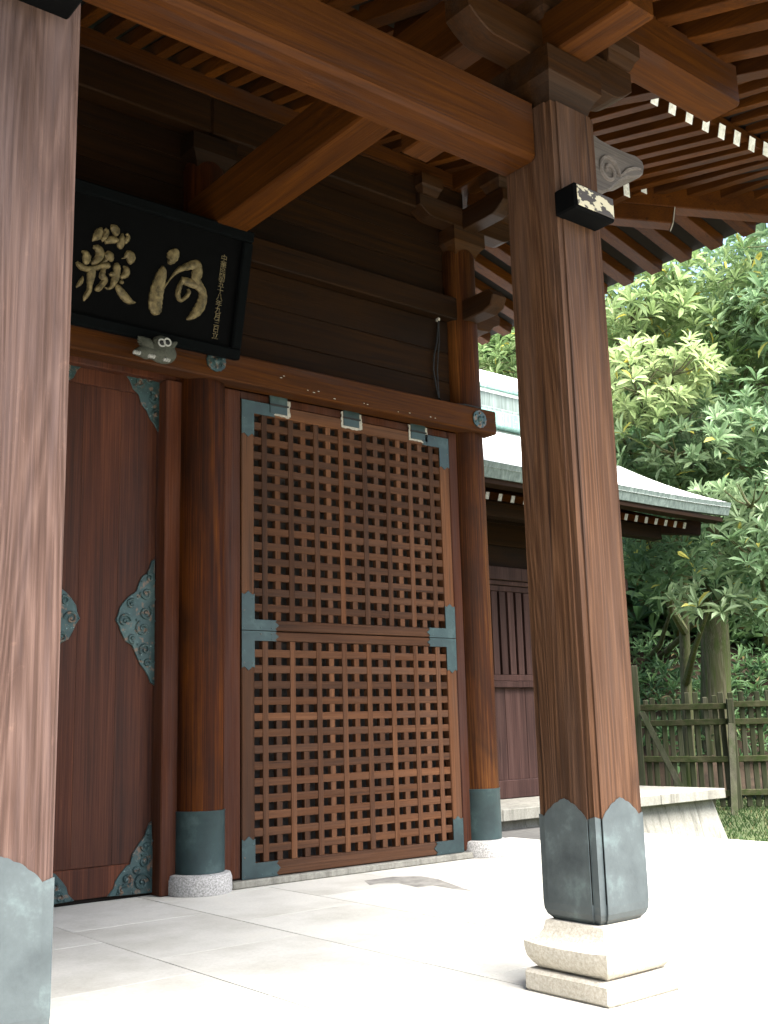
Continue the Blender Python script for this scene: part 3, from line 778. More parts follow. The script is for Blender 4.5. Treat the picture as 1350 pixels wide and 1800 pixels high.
# roof boarding above rafters (thick so that it keeps daylight out) and the copper cover
def sheet(name, pts, th, mat):
    n = len(pts); v = [tuple(p) for p in pts]+[(p[0], p[1], p[2]+th) for p in pts]
    f = [list(range(n))[::-1], [n+i for i in range(n)]]+[[i, (i+1) % n, n+(i+1) % n, n+i] for i in range(n)]
    return part(name, G().add(v, f), mat, gate)
t0 = RH+.012
def F3(x, y, d=t0): return (x, y, zfront(y)+d)
def S3(x, y, d=t0): return (x, y, zside(x)+d)
ridgeY = 7.9
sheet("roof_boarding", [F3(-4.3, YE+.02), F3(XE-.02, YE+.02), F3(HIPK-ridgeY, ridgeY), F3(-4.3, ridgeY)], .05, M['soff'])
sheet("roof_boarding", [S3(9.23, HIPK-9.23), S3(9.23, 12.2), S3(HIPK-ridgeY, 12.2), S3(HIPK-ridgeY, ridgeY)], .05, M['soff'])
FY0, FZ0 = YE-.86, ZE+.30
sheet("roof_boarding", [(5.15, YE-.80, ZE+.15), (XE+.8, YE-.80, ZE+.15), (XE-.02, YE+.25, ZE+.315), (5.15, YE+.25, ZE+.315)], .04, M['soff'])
# copper covering
sheet("copper_roof", [(-4.5, YE-.5, ZE+.40), (XE+.9, YE-.9, ZE+.30), (XE-1.2, ridgeY, ZE+1.6), (-4.5, ridgeY, ZE+1.6)], .12, M['roofm'])
sheet("copper_roof", [(9.19, HIPK-9.19, zside(9.19)+RH+.075), (9.19, 12.3, zside(9.19)+RH+.075), (COL2[0]+.6, 12.3, ZE+1.25), (COL2[0]+.6, ridgeY, ZE+1.25)], .12, M['roofm'])
sheet("copper_roof", [(-4.5, ridgeY-.1, ZE+1.6), (XE-1.2, ridgeY-.1, ZE+1.6), (XE-1.2, 12.3, ZE+1.5), (-4.5, 12.3, ZE+1.5)], .12, M['roofm'])
# porch roof in front: rafters on the porch purlin
PSL = .33
def zp(y): return 4.992+PSL*(y-3.27)
x = 5.52
while x > -.6:
    rafter("porch_rafter", (x, 1.55, zp(1.55)), (x, 4.75, zp(4.75)), .11, .12, M['rafy']); x -= .285
sheet("porch_boarding", [(-.7, 1.50, zp(1.50)+.122), (5.62, 1.50, zp(1.50)+.122), (5.62, 4.8, zp(4.8)+.122), (-.7, 4.8, zp(4.8)+.122)], .05, M['soff'])
sheet("porch_copper_roof", [(-.9, 1.28, zp(1.28)+.20), (5.80, 1.28, zp(1.28)+.20), (5.72, 4.85, zp(4.85)+.20), (-.9, 4.85, zp(4.85)+.20)], .12, M['roofm'])

# ================================================================== SIGN BOARD
# plane leaning forward at the top
SB = Vector((0, 6.78, 3.90)); tilt = R(13)
s_up = Vector((0, -math.sin(tilt), math.cos(tilt))); s_n = Vector((0, -math.cos(tilt), -math.sin(tilt)))
def sign_px(px, py):
    d = _F + _R*((px-675)/F_PX) + _D*((py-900)/F_PX)
    t = (SB-CAM).dot(s_n)/d.dot(s_n); p = CAM+d*t
    return p.x, (p-SB).dot(s_up)
sign = thing("sign_board", (2.59, 6.78, 3.9), "black lacquered sign board with gold calligraphy hung over the door lintel", "sign")
SMAT = Matrix(((1, 0, 0, 0), (0, s_up.y, s_n.y, SB.y), (0, s_up.z, s_n.z, SB.z), (0, 0, 0, 1)))   # (x, v, depth) -> world
sx0, sx1, sv0, sv1 = 1.08, 4.10, .0, .99
def splate(x0, x1, v0, v1, d0, d1, b=.004):
    return xform(box(x0, x1, v0, v1, d0, d1, b), SMAT)
part("board", splate(sx0+.06, sx1-.06, sv0+.06, sv1-.06, -.03, .0), M['black'], sign)
for a in ((sx0, sx1, sv0, sv0+.085, -.03, .045), (sx0, sx1, sv1-.085, sv1, -.03, .045), (sx0, sx0+.085, sv0+.085, sv1-.085, -.03, .043), (sx1-.085, sx1, sv0+.085, sv1-.085, -.03, .043)):
    part("frame_board", splate(*a, .012), M['frame'], sign)
# brush strokes: zoom-window pixels (x, y, width) -> raised gold ribbons
def brush(strokes, ox, oy, k, name, wk=1.0):
    for st in strokes:
        pts = [(*sign_px(ox+x/k, oy+y/k), w_/k*.0042*wk) for x, y, w_ in st]
        # resample smoothly
        P = []
        for i in range(len(pts)-1):
            p0 = pts[max(i-1, 0)]; p1 = pts[i]; p2 = pts[i+1]; p3 = pts[min(i+2, len(pts)-1)]
            for q in range(6):
                t = q/6
                P.append(tuple(.5*((2*b)+(-a+c)*t+(2*a-5*b+4*c-d)*t*t+(-a+3*b-3*c+d)*t**3) for a, b, c, d in zip(p0, p1, p2, p3)))
        P.append(pts[-1]); n = len(P); v = []; f = []
        for i, (x, y, w_) in enumerate(P):
            a = P[max(i-1, 0)]; b = P[min(i+1, n-1)]; dx, dy = b[0]-a[0], b[1]-a[1]; L_ = math.hypot(dx, dy) or 1
            nx, ny = -dy/L_, dx/L_; w_ = max(w_, .002)*(1+.05*math.sin(i*1.7))
            hgt = min(.022, w_*.5)+.004
            for u, h in ((-1, -.004), (-.92, hgt*.5), (-.5, hgt*.92), (0, hgt), (.5, hgt*.92), (.92, hgt*.5), (1, -.004)):
                v.append((x+nx*u*w_/2, y+ny*u*w_/2, h))
        for i in range(n-1):
            for q in range(6): f.append([i*7+q, (i+1)*7+q, (i+1)*7+q+1, i*7+q+1])
        f += [list(range(7)), [(n-1)*7+q for q in range(7)][::-1]]
        g = G().add(v, f); xform(g, SMAT)
        part(name, g, M['gold'], sign, smooth=True)
brush([
    [(700, 362, 20), (698, 380, 52), (684, 410, 62), (668, 436, 40), (655, 438, 8)],
    [(628, 462, 10), (624, 500, 46), (606, 560, 62), (590, 630, 72), (582, 690, 72), (586, 735, 58), (590, 756, 24)],
    [(618, 622, 10), (640, 585, 9), (680, 530, 11), (720, 490, 26), (775, 466, 38), (825, 458, 50), (850, 466, 20)],
    [(838, 452, 30), (832, 500, 58), (822, 545, 50), (838, 580, 50), (862, 620, 42), (860, 670, 50), (838, 722, 54), (800, 762, 36), (768, 782, 8)],
    [(735, 548, 34), (775, 560, 42), (815, 575, 42), (845, 592, 24)],
    [(742, 555, 22), (722, 600, 26), (716, 640, 24), (730, 668, 20), (758, 655, 20), (782, 622, 20), (775, 600, 10)],
], 100, 330, 3.375, "gold_stroke", 1.22)
brush([
    [(680, 160, 20), (720, 210, 110), (770, 270, 130), (770, 340, 90), (760, 380, 20)],
    [(500, 215, 40), (470, 290, 110), (420, 380, 120), (370, 430, 60), (340, 470, 20)],
    [(560, 240, 60), (600, 290, 80), (580, 370, 90), (540, 420, 80), (500, 450, 60)],
    [(560, 480, 70), (640, 450, 100), (720, 440, 110), (800, 460, 70), (815, 500, 20)],
    [(900, 330, 30), (890, 400, 80), (870, 480, 110), (860, 550, 110), (870, 615, 40)],
    [(970, 325, 40), (1005, 380, 60), (980, 440, 80), (930, 500, 60)],
    [(140, 650, 20), (200, 690, 100), (230, 760, 130), (220, 840, 110), (190, 900, 50)],
    [(350, 570, 40), (430, 600, 110), (480, 680, 130), (450, 780, 120), (380, 850, 90), (320, 890, 40)],
    [(560, 740, 60), (640, 740, 150), (680, 800, 110), (690, 850, 30)],
    [(470, 905, 10), (540, 860, 40), (600, 820, 60)],
    [(45, 850, 40), (90, 910, 80), (160, 960, 90), (260, 985, 90), (380, 965, 80), (500, 930, 90), (610, 920, 100), (650, 960, 60)],
    [(310, 960, 100), (320, 1060, 130), (300, 1180, 110), (290, 1290, 80), (270, 1400, 80), (210, 1500, 70), (180, 1580, 20)],
    [(160, 1120, 20), (140, 1190, 60), (90, 1270, 60), (40, 1330, 20)],
    [(560, 960, 60), (530, 1050, 80), (520, 1120, 100), (570, 1190, 90), (500, 1290, 90), (440, 1350, 90), (380, 1370, 30)],
    [(790, 870, 50), (790, 940, 110), (790, 1030, 110), (770, 1130, 120), (740, 1220, 100), (700, 1310, 60), (640, 1350, 40), (570, 1325, 20)],
    [(650, 1090, 30), (710, 1080, 80), (790, 1070, 70), (850, 1050, 40)],
    [(910, 930, 20), (960, 980, 90), (970, 1050, 110), (930, 1110, 90), (860, 1150, 40)],
    [(780, 1280, 50), (840, 1370, 110), (920, 1480, 130), (1010, 1570, 110), (1080, 1600, 60), (1150, 1605, 10)],
    [(850, 1215, 40), (885, 1230, 70), (880, 1260, 30)],
    [(880, 790, 10), (940, 770, 40), (1010, 700, 100), (1050, 760, 150), (1040, 850, 100), (1030, 900, 30)],
], 130, 380, 10.59, "gold_stroke", 1.25)
# small dated column of writing beside the big characters
txt = "中華民國五十八年九月三日立"
p_top = sign_px(394, 452); p_bot = sign_px(378, 588)
for i, ch in enumerate(txt):
    cu = bpy.data.curves.new("small_character", 'FONT'); cu.body = ch; cu.size = .056; cu.extrude = .002; cu.align_x = 'CENTER'
    o = bpy.data.objects.new("tmp", cu); COL.objects.link(o)
    dg = bpy.context.evaluated_depsgraph_get(); me = bpy.data.meshes.new_from_object(o.evaluated_get(dg)); bpy.data.objects.remove(o)
    t = i/(len(txt)-1)
    me.transform(SMAT @ Matrix.Translation((p_top[0]+(p_bot[0]-p_top[0])*t, p_top[1]+(p_bot[1]-p_top[1])*t-.03, .002)))
    me.name = "small_character"; link("small_character", me, M['dimgold'], sign)

# ---- small grey figure perched on the lintel
fy = 6.66
def fp(zx, zy, y=fy): return at(225+zx/15, 580+zy/15, 1, y)
figo = thing("animal_figure", tuple(fp(800, 800)), "small grey big-eyed animal figure perched under the black sign", "figure")
g = G()
c = fp(890, 590); ball(c, (.115, .05, .085), g, 20, 12)
c = fp(890, 420); ball(c, (.085, .05, .075), g, 20, 12)
c = fp(470, 560); ball(c, (.055, .04, .06), g, 16, 9)
tube([fp(900, 620), fp(640, 620), fp(470, 590), fp(280, 570), fp(190, 600)], [.06, .045, .05, .035, .02], 10, g)
tube([fp(640, 600), fp(520, 450), fp(450, 320), fp(340, 200)], [.035, .05, .045, .012], 10, g)
for a, b in (((430, 300), (250, 235)), ((450, 350), (255, 305)), ((470, 400), (290, 370)), ((420, 240), (260, 175))):
    tube([fp(*a), fp(*b)], [.018, .006], 7, g)
tube([fp(1030, 480), fp(1130, 420), fp(1290, 325)], [.045, .035, .006], 8, g)
tube([fp(1060, 600), fp(1080, 700), fp(1020, 790)], [.035, .03, .022], 8, g)
tube([fp(700, 640), fp(640, 680), fp(590, 710)], [.035, .03, .022], 8, g)
part("body", g, M['fig'], figo, smooth=True)
for zx, zy in ((805, 390), (950, 375)):
    p = fp(zx, zy); pts = [(p.x+.026*math.cos(a), fy-.052, p.z+.026*math.sin(a)) for a in [2*math.pi*i/20 for i in range(21)]]
    e = part("eye", tube(pts, .0065, 6), M['eye'], figo, smooth=True)
    part("pupil", ball((p.x, fy-.046, p.z), (.016, .012, .016), None, 10, 6), M['ink'], e)
for zx, zy in ((180, 625), (565, 720), (960, 815)):
    p = fp(zx, zy); g = G()
    for dx in (-.018, 0, .018): ball((p.x+dx, fy-.03, p.z), (.012, .02, .016), g, 8, 5)
    part("paw", g, M['eye'], figo, smooth=True)

# ================================================================== SIDE HALL
hall = thing("side_hall", (10.2, 9.6, .22), "low timber hall with pale copper roof behind the gate's corner column", "building")
PF, PT, PX1 = 8.42, .225, 12.42
hx0 = 7.0
g = G()
part("platform_core", box(hx0, PX1-.16, PF+.22, 13.5, GZ-.02, PT-.125, .01), M['kerb'], hall)
# battered facing stones
xx = hx0; k = 0
while xx < PX1-.1:
    x2 = min(xx+.62, PX1-.08)
    v = []; bt = .13
    right = x2 > PX1-.1
    for (z, dy) in ((GZ, -.02), (PT-.128, bt)):
        xr = x2-.003+((bt*.9*(1 if z < 0 else 0)) if right else 0)
        v += [(xx+.003, PF+.05+dy, z), (xr, PF+.05+dy, z), (xr, PF+.3, z), (xx+.003, PF+.3, z)]
    f = [(3, 2, 1, 0), (4, 5, 6, 7), (0, 1, 5, 4), (1, 2, 6, 5), (2, 3, 7, 6), (3, 0, 4, 7)]
    part("facing_stone", G().add(v, f), M['kerb'], hall); xx = x2
xx = hx0
while xx < PX1-.05:
    x2 = min(xx+1.35, PX1)
    part("cap_slab", box(xx+.002, x2-.002, PF, PF+.95, PT-.125, PT, .008), M['kerb'], hall); xx = x2
part("floor_slab", box(hx0, PX1, PF+.955, 13.6, PT-.1, PT-.004, .006), M['kerb'], hall)
# timber front wall
WY = 9.6; wx0, wx1 = 8.6, 11.6
part("ground_beam", box(wx0, wx1, WY-.03, WY+.14, PT, .44, .008), M['hallw'], hall)
xx = wx0
while xx < wx1-.02:
    x2 = min(xx+.36, wx1); part("wall_panel", box(xx+.002, x2-.002, WY+.03, WY+.06, .44, 1.555, .003), M['hallw'], hall); xx = x2
part("rail", box(wx0, wx1, WY-.03, WY+.12, 1.557, 1.635, .006), M['hallw'], hall)
part("rail", box(wx0, wx1, WY-.015, WY+.12, 1.637, 1.715, .006), M['hallw'], hall)
xx = wx0+.02
while xx < wx1-.05:
    part("slat", box(xx, xx+.105, WY, WY+.05, 1.717, 2.76, .004), M['hallw'], hall); xx += .145
part("slat_back", box(wx0, wx1, WY+.09, WY+.11, 1.717, 2.76, .003), M['soff'], hall)
part("head_rail", box(wx0, wx1, WY-.02, WY+.12, 2.762, 2.83, .005), M['hallw'], hall)
part("head_rail", box(wx0, wx1, WY-.05, WY+.12, 2.835, 2.89, .005), M['hallw'], hall)
part("head_beam", box(wx0-.2, wx1+.5, WY-.09, WY+.12, 2.895, 3.06, .008), M['hallw'], hall)
hboards("upper_board", wx0, wx1+.3, WY+.02, [3.065, 3.35, 3.65, 3.98, 4.25], hall, M['wall'])
for cx in (wx0, wx1):
    part("hall_column", box(cx-.11, cx+.11, WY-.06, WY+.16, PT, 3.95, .015), M['hallw'], hall)
part("hall_side_wall", box(wx1-.05, wx1+.03, WY+.1, 13.0, PT, 4.2, .01), M['wall'], hall)
# roof: front slope with curved (concave) profile and lifted corner
EY, RY = 8.22, 10.85; ex0, ex1 = 6.9, 12.80
def hall_z(t): return 3.965+ (5.42-3.965)*(.72*t+.28*t*t)
def clift(x): return .03*max(0, (x-10.9)/1.82)**2.2
nx_, ny_ = 30, 14
v = []; f = []
for j in range(ny_+1):
    t = j/ny_; y = EY+(RY-EY)*t; xr = ex1
    for i in range(nx_+1):
        x = ex0+(xr-ex0)*i/nx_
        v.append((x, y, hall_z(t)+clift(x)*(1-t)**2))
n1 = len(v)
v += [(p[0], p[1], p[2]-.06) for p in v]
for j in range(ny_):
    for i in range(nx_):
        a = j*(nx_+1)+i; f.append([a, a+1, a+nx_+2, a+nx_+1]); f.append([n1+a, n1+a+nx_+1, n1+a+nx_+2, n1+a+1])
part("copper_roof", G().add(v, f), M['roofm'], hall, smooth=True)
# back slope
v = [(ex0, RY, hall_z(1)), (ex1, RY, hall_z(1)), (ex1, 2*RY-EY, hall_z(0)), (ex0, 2*RY-EY, hall_z(0))]
part("copper_roof", G().add(v, [(0, 1, 2, 3)]), M['roofm'], hall)
# fascia, in copper strips
xx = ex0
while xx < ex1-.02:
    x2 = min(xx+.30, ex1); za, zb = 3.905+clift(xx), 3.905+clift(x2); hgt = .165; lean = .05
    tp = 1.0
    v = [(xx+.001, EY+lean, za-hgt+.06), (x2-.001, EY+lean, zb-hgt+.06), (x2-.001, EY-.012, zb+.062), (xx+.001, EY-.012, za+.062), (xx+.001, EY+.12, za-hgt+.06), (x2-.001, EY+.12, zb-hgt+.06), (x2-.001, EY+.12, zb+.05), (xx+.001, EY+.12, za+.05)]
    part("fascia_strip", G().add(v, [(0, 1, 2, 3), (1, 5, 6, 2), (5, 4, 7, 6), (4, 0, 3, 7), (3, 2, 6, 7), (0, 4, 5, 1)]), M['fascia'], hall); xx = x2
part("gable_wall", prism([(WY+.1, 3.9), (RY, 5.3), (12.1, 3.9)], 0, wx1-.05, wx1+.02), M['wall'], hall)
# eave timbers: soffit, rafters with white ends
part("eave_board", box(ex0, ex1-.12, EY+.07, EY+.24, 3.735, 3.80, .005), M['wall'], hall)
sx_ = ex0+.1
while sx_ < ex1-.55:
    rafter("hall_rafter", (sx_, EY+.30, 3.62+clift(sx_)*.5), (sx_, WY+.1, 3.62+.42), .06, .085, M['rafy'], True, hall, 'dimwhite'); sx_ += .205
v = [(ex0, EY+.2, 3.775), (ex1-.5, EY+.2, 3.79), (ex1-.5, WY+.3, 4.20), (ex0, WY+.3, 4.20)]
part("soffit", G().add(v+[(p[0], p[1], p[2]+.03) for p in v], [(3, 2, 1, 0), (4, 5, 6, 7), (0, 1, 5, 4), (1, 2, 6, 5), (2, 3, 7, 6), (3, 0, 4, 7)]), M['soff'], hall)
part("eave_purlin", box(ex0, ex1-.75, EY+.62, EY+.78, 3.52, 3.70, .008), M['wall'], hall)
part("hip_rafter", bar((WY*0+11.5, WY-.1, 3.78), (12.45, EY+.28, 3.66), .13, .2), M['wall'], hall)
# ridge with copper bands
rz = hall_z(1)-.05; rx1 = ex1+.06
part("ridge_base", box(ex0, rx1, RY-.34, RY+.34, rz-.05, rz+.16, .01), M['ridge'], hall)
part("ridge_band", box(ex0, rx1+.02, RY-.30, RY+.30, rz+.162, rz+.22, .008), M['fascia'], hall)
part("ridge_core", box(ex0, rx1, RY-.22, RY+.22, rz+.222, rz+.50, .01), M['fascia'], hall)
part("ridge_band", box(ex0, rx1+.03, RY-.29, RY+.29, rz+.502, rz+.56, .01), M['ridge'], hall)
part("ridge_cap", tube([(ex0, RY, rz+.60), (rx1+.06, RY, rz+.60)], .26, 20), M['roofm'], hall, smooth=True)

# ================================================================== FENCE
fd = Vector((math.cos(R(-50)), math.sin(R(-50)), 0))          # runs across the view
f0 = at(1255, 1424, 2, GZ); f0.z = GZ
fence = thing("picket_fence", tuple(f0), "mossy wooden picket fence with diagonal braces in front of the bank", "fence")
fx = lambda t, z, o=0: Vector((f0.x, f0.y, z)) + fd*t + Vector((fd.y, -fd.x, 0))*o
random.seed(5)
pm = None
for i in range(-34, 44):
    t = i*.155+random.uniform(-.015, .015); hgt = 1.62+random.uniform(-.05, .05)
    a = fx(t, GZ+.05); tl = random.uniform(-.02, .02)
    g = bar(a, fx(t+tl, GZ+.05+hgt*1.22, 0), .095, .035, up=(fd.y, -fd.x, 0), bev=.012)
    part("picket", g, M['fence'], fence)
for z, o in ((.30, .05), (.90, .05), (1.55, .05), (1.83, .05)):
    for a, b in ((-5.4, -1.22), (-1.22, .42), (.42, 3.2), (3.2, 6.6)):
        part("rail", bar(fx(a+.01, GZ+z+random.uniform(-.02, .02), o), fx(b-.01, GZ+z+random.uniform(-.02, .02), o), .06, .11, bev=.01), M['fencer'], fence)
for t in (-4.2, -1.22, .42, 3.2, 5.2):
    part("fence_post", bar(fx(t, GZ-.1, .11), fx(t, GZ+(2.6 if t == -1.22 else 1.95), .11), .12, .12, up=(fd.y, -fd.x, 0), bev=.012), M['fence'], fence)
part("brace", bar(fx(-1.14, GZ+1.75, .20), fx(-.40, GZ+.0, .75), .10, .07, up=(fd.y, -fd.x, 0)), M['fence'], fence)
part("brace", bar(fx(.40, GZ+1.5, .20), fx(.22, GZ-.1, 1.15), .11, .07, up=(fd.y, -fd.x, 0)), M['fence'], fence)
part("brace", bar(fx(3.2, GZ+1.25, .20), fx(3.4, GZ-.1, .95), .10, .07, up=(fd.y, -fd.x, 0)), M['fence'], fence)

# ================================================================== BANK, GRASS, TREES
bv, bf = [], []
nb, mb = 60, 26
for j in range(mb):
    for i in range(nb):
        u = -16+i*.62*1.1; d = 2.2+j*.85
        p = Vector((f0.x, f0.y, 0))+fd*u+Vector((-fd.y, fd.x, 0))*d
        z = GZ-.03+max(0, (d-2.2))*.62+.14*math.sin(u*1.7+j)+.10*math.sin(u*3.1+d*2.3)
        bv.append((p.x, p.y, z))
for j in range(mb-1):
    for i in range(nb-1):
        a = j*nb+i; bf.append([a, a+1, a+nb+1, a+nb])
bank = G().add(bv, bf); bank.smooth = True
structure("earth_bank", bank, M['soil'])

class Leaves:
    def __init__(s): s.v = []; s.f = []; s.t = []; s.n = 0
    def leaf(s, base, d, up, L, W, tint, droop=.25):
        d = d.normalized(); side = d.cross(up)
        if side.length < .01: side = d.cross(Vector((1, 0, 0)))
        side.normalize(); nn = side.cross(d)
        def P(t, u, h=0): return base+d*(L*t)+side*(W*u)+nn*(h-droop*L*t*t)
        k = W*.35
        vs_ = [P(0, 0), P(.38, -.36, k), P(.40, 0), P(.38, .36, k), P(.74, -.46, k), P(.76, 0), P(.74, .46, k), P(1, 0)]
        o = s.n; s.v += [tuple(p) for p in vs_]; s.n += 8
        s.f += [(o, o+2, o+1), (o, o+3, o+2), (o+1, o+2, o+5, o+4), (o+2, o+3, o+6, o+5), (o+4, o+5, o+7), (o+5, o+6, o+7)]
        s.t += [tint]*8
    def whorl(s, c, axis, L, n, tint, W=.27):
        axis = axis.normalized(); a = axis.cross(Vector((.3, .2, .9)));
        if a.length < .05: a = axis.cross(Vector((1, 0, 0)))
        a.normalize(); b = axis.cross(a)
        ph = random.random()*6.28
        for k in range(n):
            an = ph+2*math.pi*k/n+random.uniform(-.25, .25); el = R(random.uniform(5, 50)) if k % 3 else R(random.uniform(45, 75))
            d = (a*math.cos(an)+b*math.sin(an))*math.cos(el)+axis*math.sin(el)
            LL = L*random.uniform(.7, 1.1)
            t = min(max(tint+random.uniform(-.14, .14), 0), .88)
            if random.random() < .02: t = 1.0
            s.leaf(c+d*.02, d, axis, LL, LL*W, t, random.uniform(.1, .4))
    def build(s, name, mat, parent=None, **p):
        me = bpy.data.meshes.new(name); me.from_pydata(s.v, [], s.f); me.update()
        at_ = me.attributes.new("tint", 'FLOAT', 'POINT'); at_.data.foreach_set("value", s.t)
        o = link(name, me, mat, parent)
        for k, v in p.items(): o[k] = v
        return o
def rdir():
    a = random.random()*6.283; z = random.uniform(-1, 1); r = math.sqrt(1-z*z); return Vector((r*math.cos(a), r*math.sin(a), z))
def along(px, py, dist):
    d = _F + _R*((px-675)/F_PX) + _D*((py-900)/F_PX); h = math.hypot(d.x, d.y); return CAM+d*(dist/h)
def tree(base, trunk_pts, trunk_r, clumps, label, mat, L, dens, group="trees behind the fence", limbs=True):
    """clumps: list of (centre, radius, tint)"""
    t = thing("broadleaf_tree", tuple(base), label, "tree", group)
    part("trunk", tube(trunk_pts, trunk_r, 14), M['bark'], t, smooth=True)
    lv = Leaves(); lb = G()
    for c, r, tint in clumps:
        # limb from the nearest lower trunk point
        cand = [p for p in trunk_pts if p.z < c.z-.15] or [trunk_pts[len(trunk_pts)//2]]
        s_ = min(cand, key=lambda p: (p-c).length)
        mid = s_.lerp(c, .55)+Vector((random.uniform(-.2, .2), random.uniform(-.2, .2), -.12*r))
        tube([s_, mid, c], [.07+.03*r, .045+.015*r, .02], 7, lb)
        nW = int(dens*1.3*r*r)
        for _ in range(nW):
            d = rdir(); d.z = d.z*.75+.12; rr = r*random.uniform(.55, 1.05)*(1+.25*math.sin(d.x*5+c.x*3)*math.cos(d.y*4+c.y))
            p = c+Vector((d.x*rr, d.y*rr, d.z*rr*.62))
            ax = (d*.75+Vector((0, 0, .75))+rdir()*.35)
            lv.whorl(p, ax, L*random.choice((random.uniform(.45, .8), random.uniform(.8, 1.25))), random.choice((7, 8, 9, 10)), tint+random.uniform(-.1, .1))
        for _ in range(int(5+4*r)):
            d = rdir(); d.z = abs(d.z)*.5
            tube([c, c+d*r*.45+Vector((0, 0, -.05)), c+d*r*.95], [.018, .012, .005], 5, lb)
    part("limbs", lb, M['bark'], t, smooth=True)
    lv.build("crown", mat, t)
    return t
random.seed(21)
def cl(px, py, dist, r, tint): return (along(px, py, dist), r, tint)
b1 = along(1262, 1330, 24.51); b1.z = GZ+.1
tr1 = [b1, b1+Vector((0, 0, 1.2)), along(1258, 1150, 24.51), along(1252, 1020, 24.17), along(1235, 880, 23.48), along(1215, 700, 22.80), along(1180, 560, 22.12), along(1150, 440, 21.66)]
tree(b1, tr1, [.42, .34, .31, .28, .25, .22, .17, .10],
     [cl(1110, 560, 17.2, 1.15, .62), cl(1190, 520, 17.8, 1.2, .55), cl(1120, 690, 16.6, 1.25, .78), cl(1180, 660, 16.6, .8, .8), cl(1130, 600, 17.6, .8, .6), cl(1090, 760, 17, .7, .55), cl(1260, 590, 18, 1.0, .5), cl(1330, 560, 18, 1.1, .5), cl(1300, 680, 18.2, .9, .42)],
     "mossy trunked broadleaf tree filling the gap beside the right post", M['leaf'], .30, 62)
b2 = along(1207, 1300, 23.14); b2.z = GZ+.1
tr2 = [b2, along(1206, 1200, 23.14), along(1203, 1110, 22.91), along(1200, 1000, 22.34), along(1190, 900, 21.66), along(1200, 780, 20.75)]
tree(b2, tr2, [.13, .115, .105, .095, .08, .05],
     [cl(1190, 800, 17, 1.1, .58), cl(1150, 850, 17.6, .8, .5), cl(1270, 760, 17.4, .9, .5), cl(1140, 950, 18.6, .9, .32), cl(1250, 1060, 16.6, .62, .72), cl(1180, 1010, 18.8, .8, .35), cl(1225, 840, 18.0, .8, .42)],
     "slim pale trunked young tree standing left of the thick trunk", M['leaf2'], .28, 60)
b3 = along(1400, 1320, 21.66); b3.z = GZ+.1
tr3 = [b3, along(1395, 1150, 21.66), along(1375, 900, 20.98), along(1350, 700, 20.52), along(1330, 500, 20.06), along(1322, 380, 19.84)]
tree(b3, tr3, [.30, .27, .24, .2, .16, .12],
     [cl(1320, 890, 15.9, .7, .68), cl(1330, 980, 16.4, .8, .5), cl(1300, 820, 17.6, .8, .5), cl(1390, 760, 17, 1.2, .5), cl(1345, 1080, 17, .75, .5), cl(1270, 480, 19.5, .9, .42), cl(1400, 560, 17.6, 1.3, .5), cl(1430, 920, 17, 1.3, .5), cl(1420, 420, 18, 1.4, .5)],
     "leafy tree leaning in from the right edge of the photo", M['leaf2'], .29, 60)
b4 = along(905, 1250, 28.50); b4.z = 1.0
tr4 = [b4, along(900, 900, 28.50), along(890, 700, 28.50), along(885, 600, 28.50)]
tree(b4, tr4, [.32, .26, .2, .1],
     [cl(870, 640, 24, 1.6, .45), cl(930, 660, 24, 1.5, .55), cl(1000, 700, 24.5, 1.7, .4), cl(900, 560, 25.5, 1.6, .35), cl(960, 560, 25.5, 1.7, .4), cl(840, 720, 25, 1.5, .4), cl(780, 640, 26, 1.6, .4)],
     "tree showing above the side hall roof between column and post", M['leaf'], .30, 46)
b5 = along(1110, 1250, 29.64); b5.z = 2.0
tr5 = [b5, along(1120, 1000, 29.64), along(1140, 800, 29.64), along(1142, 560, 29.07), along(1150, 460, 28.50)]
tree(b5, tr5, [.26, .22, .19, .15, .1],
     [cl(1100, 820, 23.5, 1.5, .25), cl(1180, 900, 23.5, 1.5, .22), cl(1260, 880, 23.5, 1.6, .25), cl(1340, 860, 23.5, 1.6, .25), cl(1090, 980, 23.5, 1.3, .2), cl(1250, 700, 24.5, 1.6, .3), cl(1100, 640, 24.5, 1.4, .3), cl(1180, 740, 24.5, 1.5, .25), cl(1340, 700, 24.5, 1.6, .3), cl(1300, 1000, 23.8, 1.4, .2), cl(1190, 1040, 24, 1.2, .18), cl(1180, 560, 25.5, 1.4, .4), cl(1280, 560, 25.5, 1.5, .42)],
     "shaded tree deep behind the others on the bank", M['fern'], .28, 44)

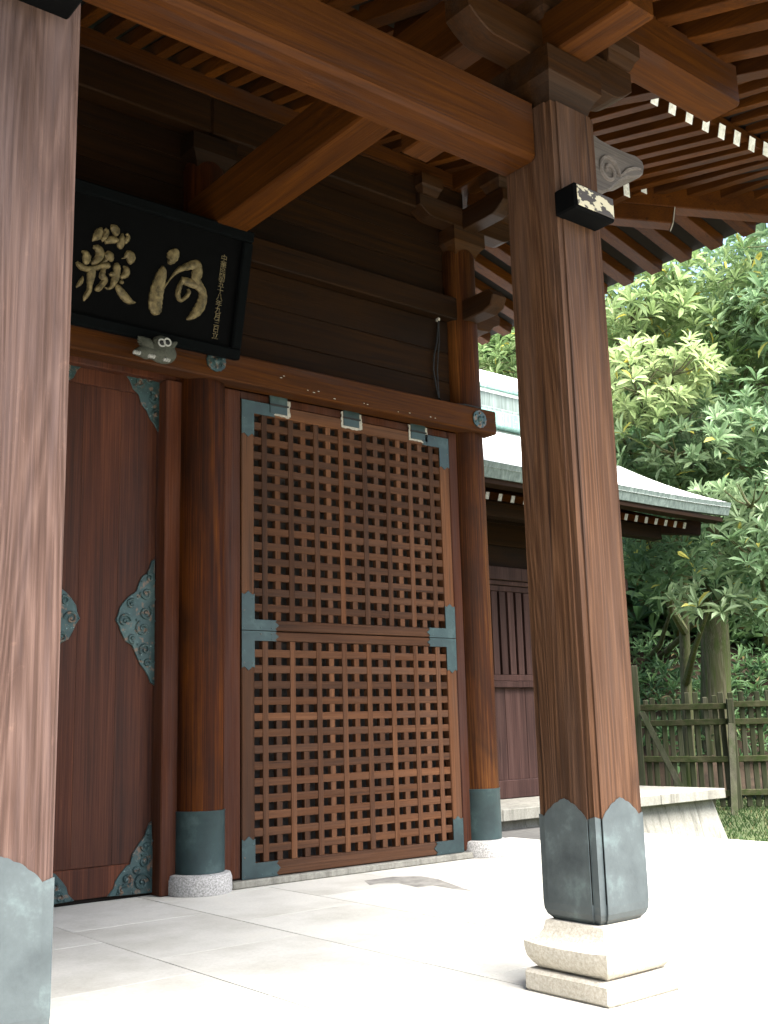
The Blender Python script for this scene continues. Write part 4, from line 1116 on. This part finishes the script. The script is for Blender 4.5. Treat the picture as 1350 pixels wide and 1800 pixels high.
# undergrowth on the bank
lv = Leaves()
for _ in range(3600):
    u = random.uniform(-9, 10); d = 3.0+abs(random.gauss(0, 1))*4.5
    if d > 16: continue
    if d < 4 and random.random() < .5: continue
    p = Vector((f0.x, f0.y, 0))+fd*u+Vector((-fd.y, fd.x, 0))*d
    z = GZ-.03+max(0, d-2.2)*.62+random.uniform(.05, .5)
    lv.whorl(Vector((p.x, p.y, z)), Vector((0, 0, 1))+rdir()*.6+Vector((fd.y, -fd.x, 0))*.4, random.uniform(.18, .42), random.choice((5, 6, 7)), random.uniform(.1, .75), .22)
lv.build("undergrowth", M['fern'], None, kind="stuff", label="dark green ferny undergrowth covering the bank", category="undergrowth")
# far wood closing the view up the slope
lv = Leaves()
for _ in range(8000):
    px = random.uniform(560, 1700); py = random.uniform(380, 1130); dist = random.uniform(28, 36)
    p = along(px, py, dist)
    if py < 590+40*math.sin(px*.02) and random.random() < .93: continue
    lv.whorl(p, Vector((0, 0, 1))+rdir()*.8, random.uniform(.5, .9), 6, random.uniform(.05, .8), .34)
lv.build("far_wood", M['fern'], None, kind="stuff", label="dark wooded slope far behind the trees", category="wood")
# grass on the lower ground
lv = Leaves()
for _ in range(15000):
    x = random.uniform(9.2, 20); y = random.uniform(4.5, 14)
    if x < PX1+.15 and y > PF-.05: continue
    a = random.random()*6.28; h = random.uniform(.03, .10)
    d = Vector((math.cos(a)*.5, math.sin(a)*.5, 1))
    lv.leaf(Vector((x, y, GZ)), d, Vector((math.sin(a), -math.cos(a), 0)), h, .022, random.choice((random.uniform(.1, .88), random.uniform(.3, .88), .98 if random.random() < .25 else .5)), .2)
lv.build("grass", M['grass'], None, kind="stuff", label="short patchy grass beside the stone platform", category="grass")
# unseen wood added at the far left to cut the light on the gate
lv = Leaves()
for _ in range(2600):
    x = random.uniform(-13, -8.5); y = random.uniform(-5, 16); z = random.uniform(.2, 8.5)
    lv.whorl(Vector((x, y, z)), Vector((.3, 0, 1))+rdir()*.8, random.uniform(.7, 1.1), 6, random.uniform(.05, .8), .38)
lv.build("added_side_wood", M['fern'], None, kind="stuff", label="unseen dark wood added left of the terrace to shade the gate", category="wood")
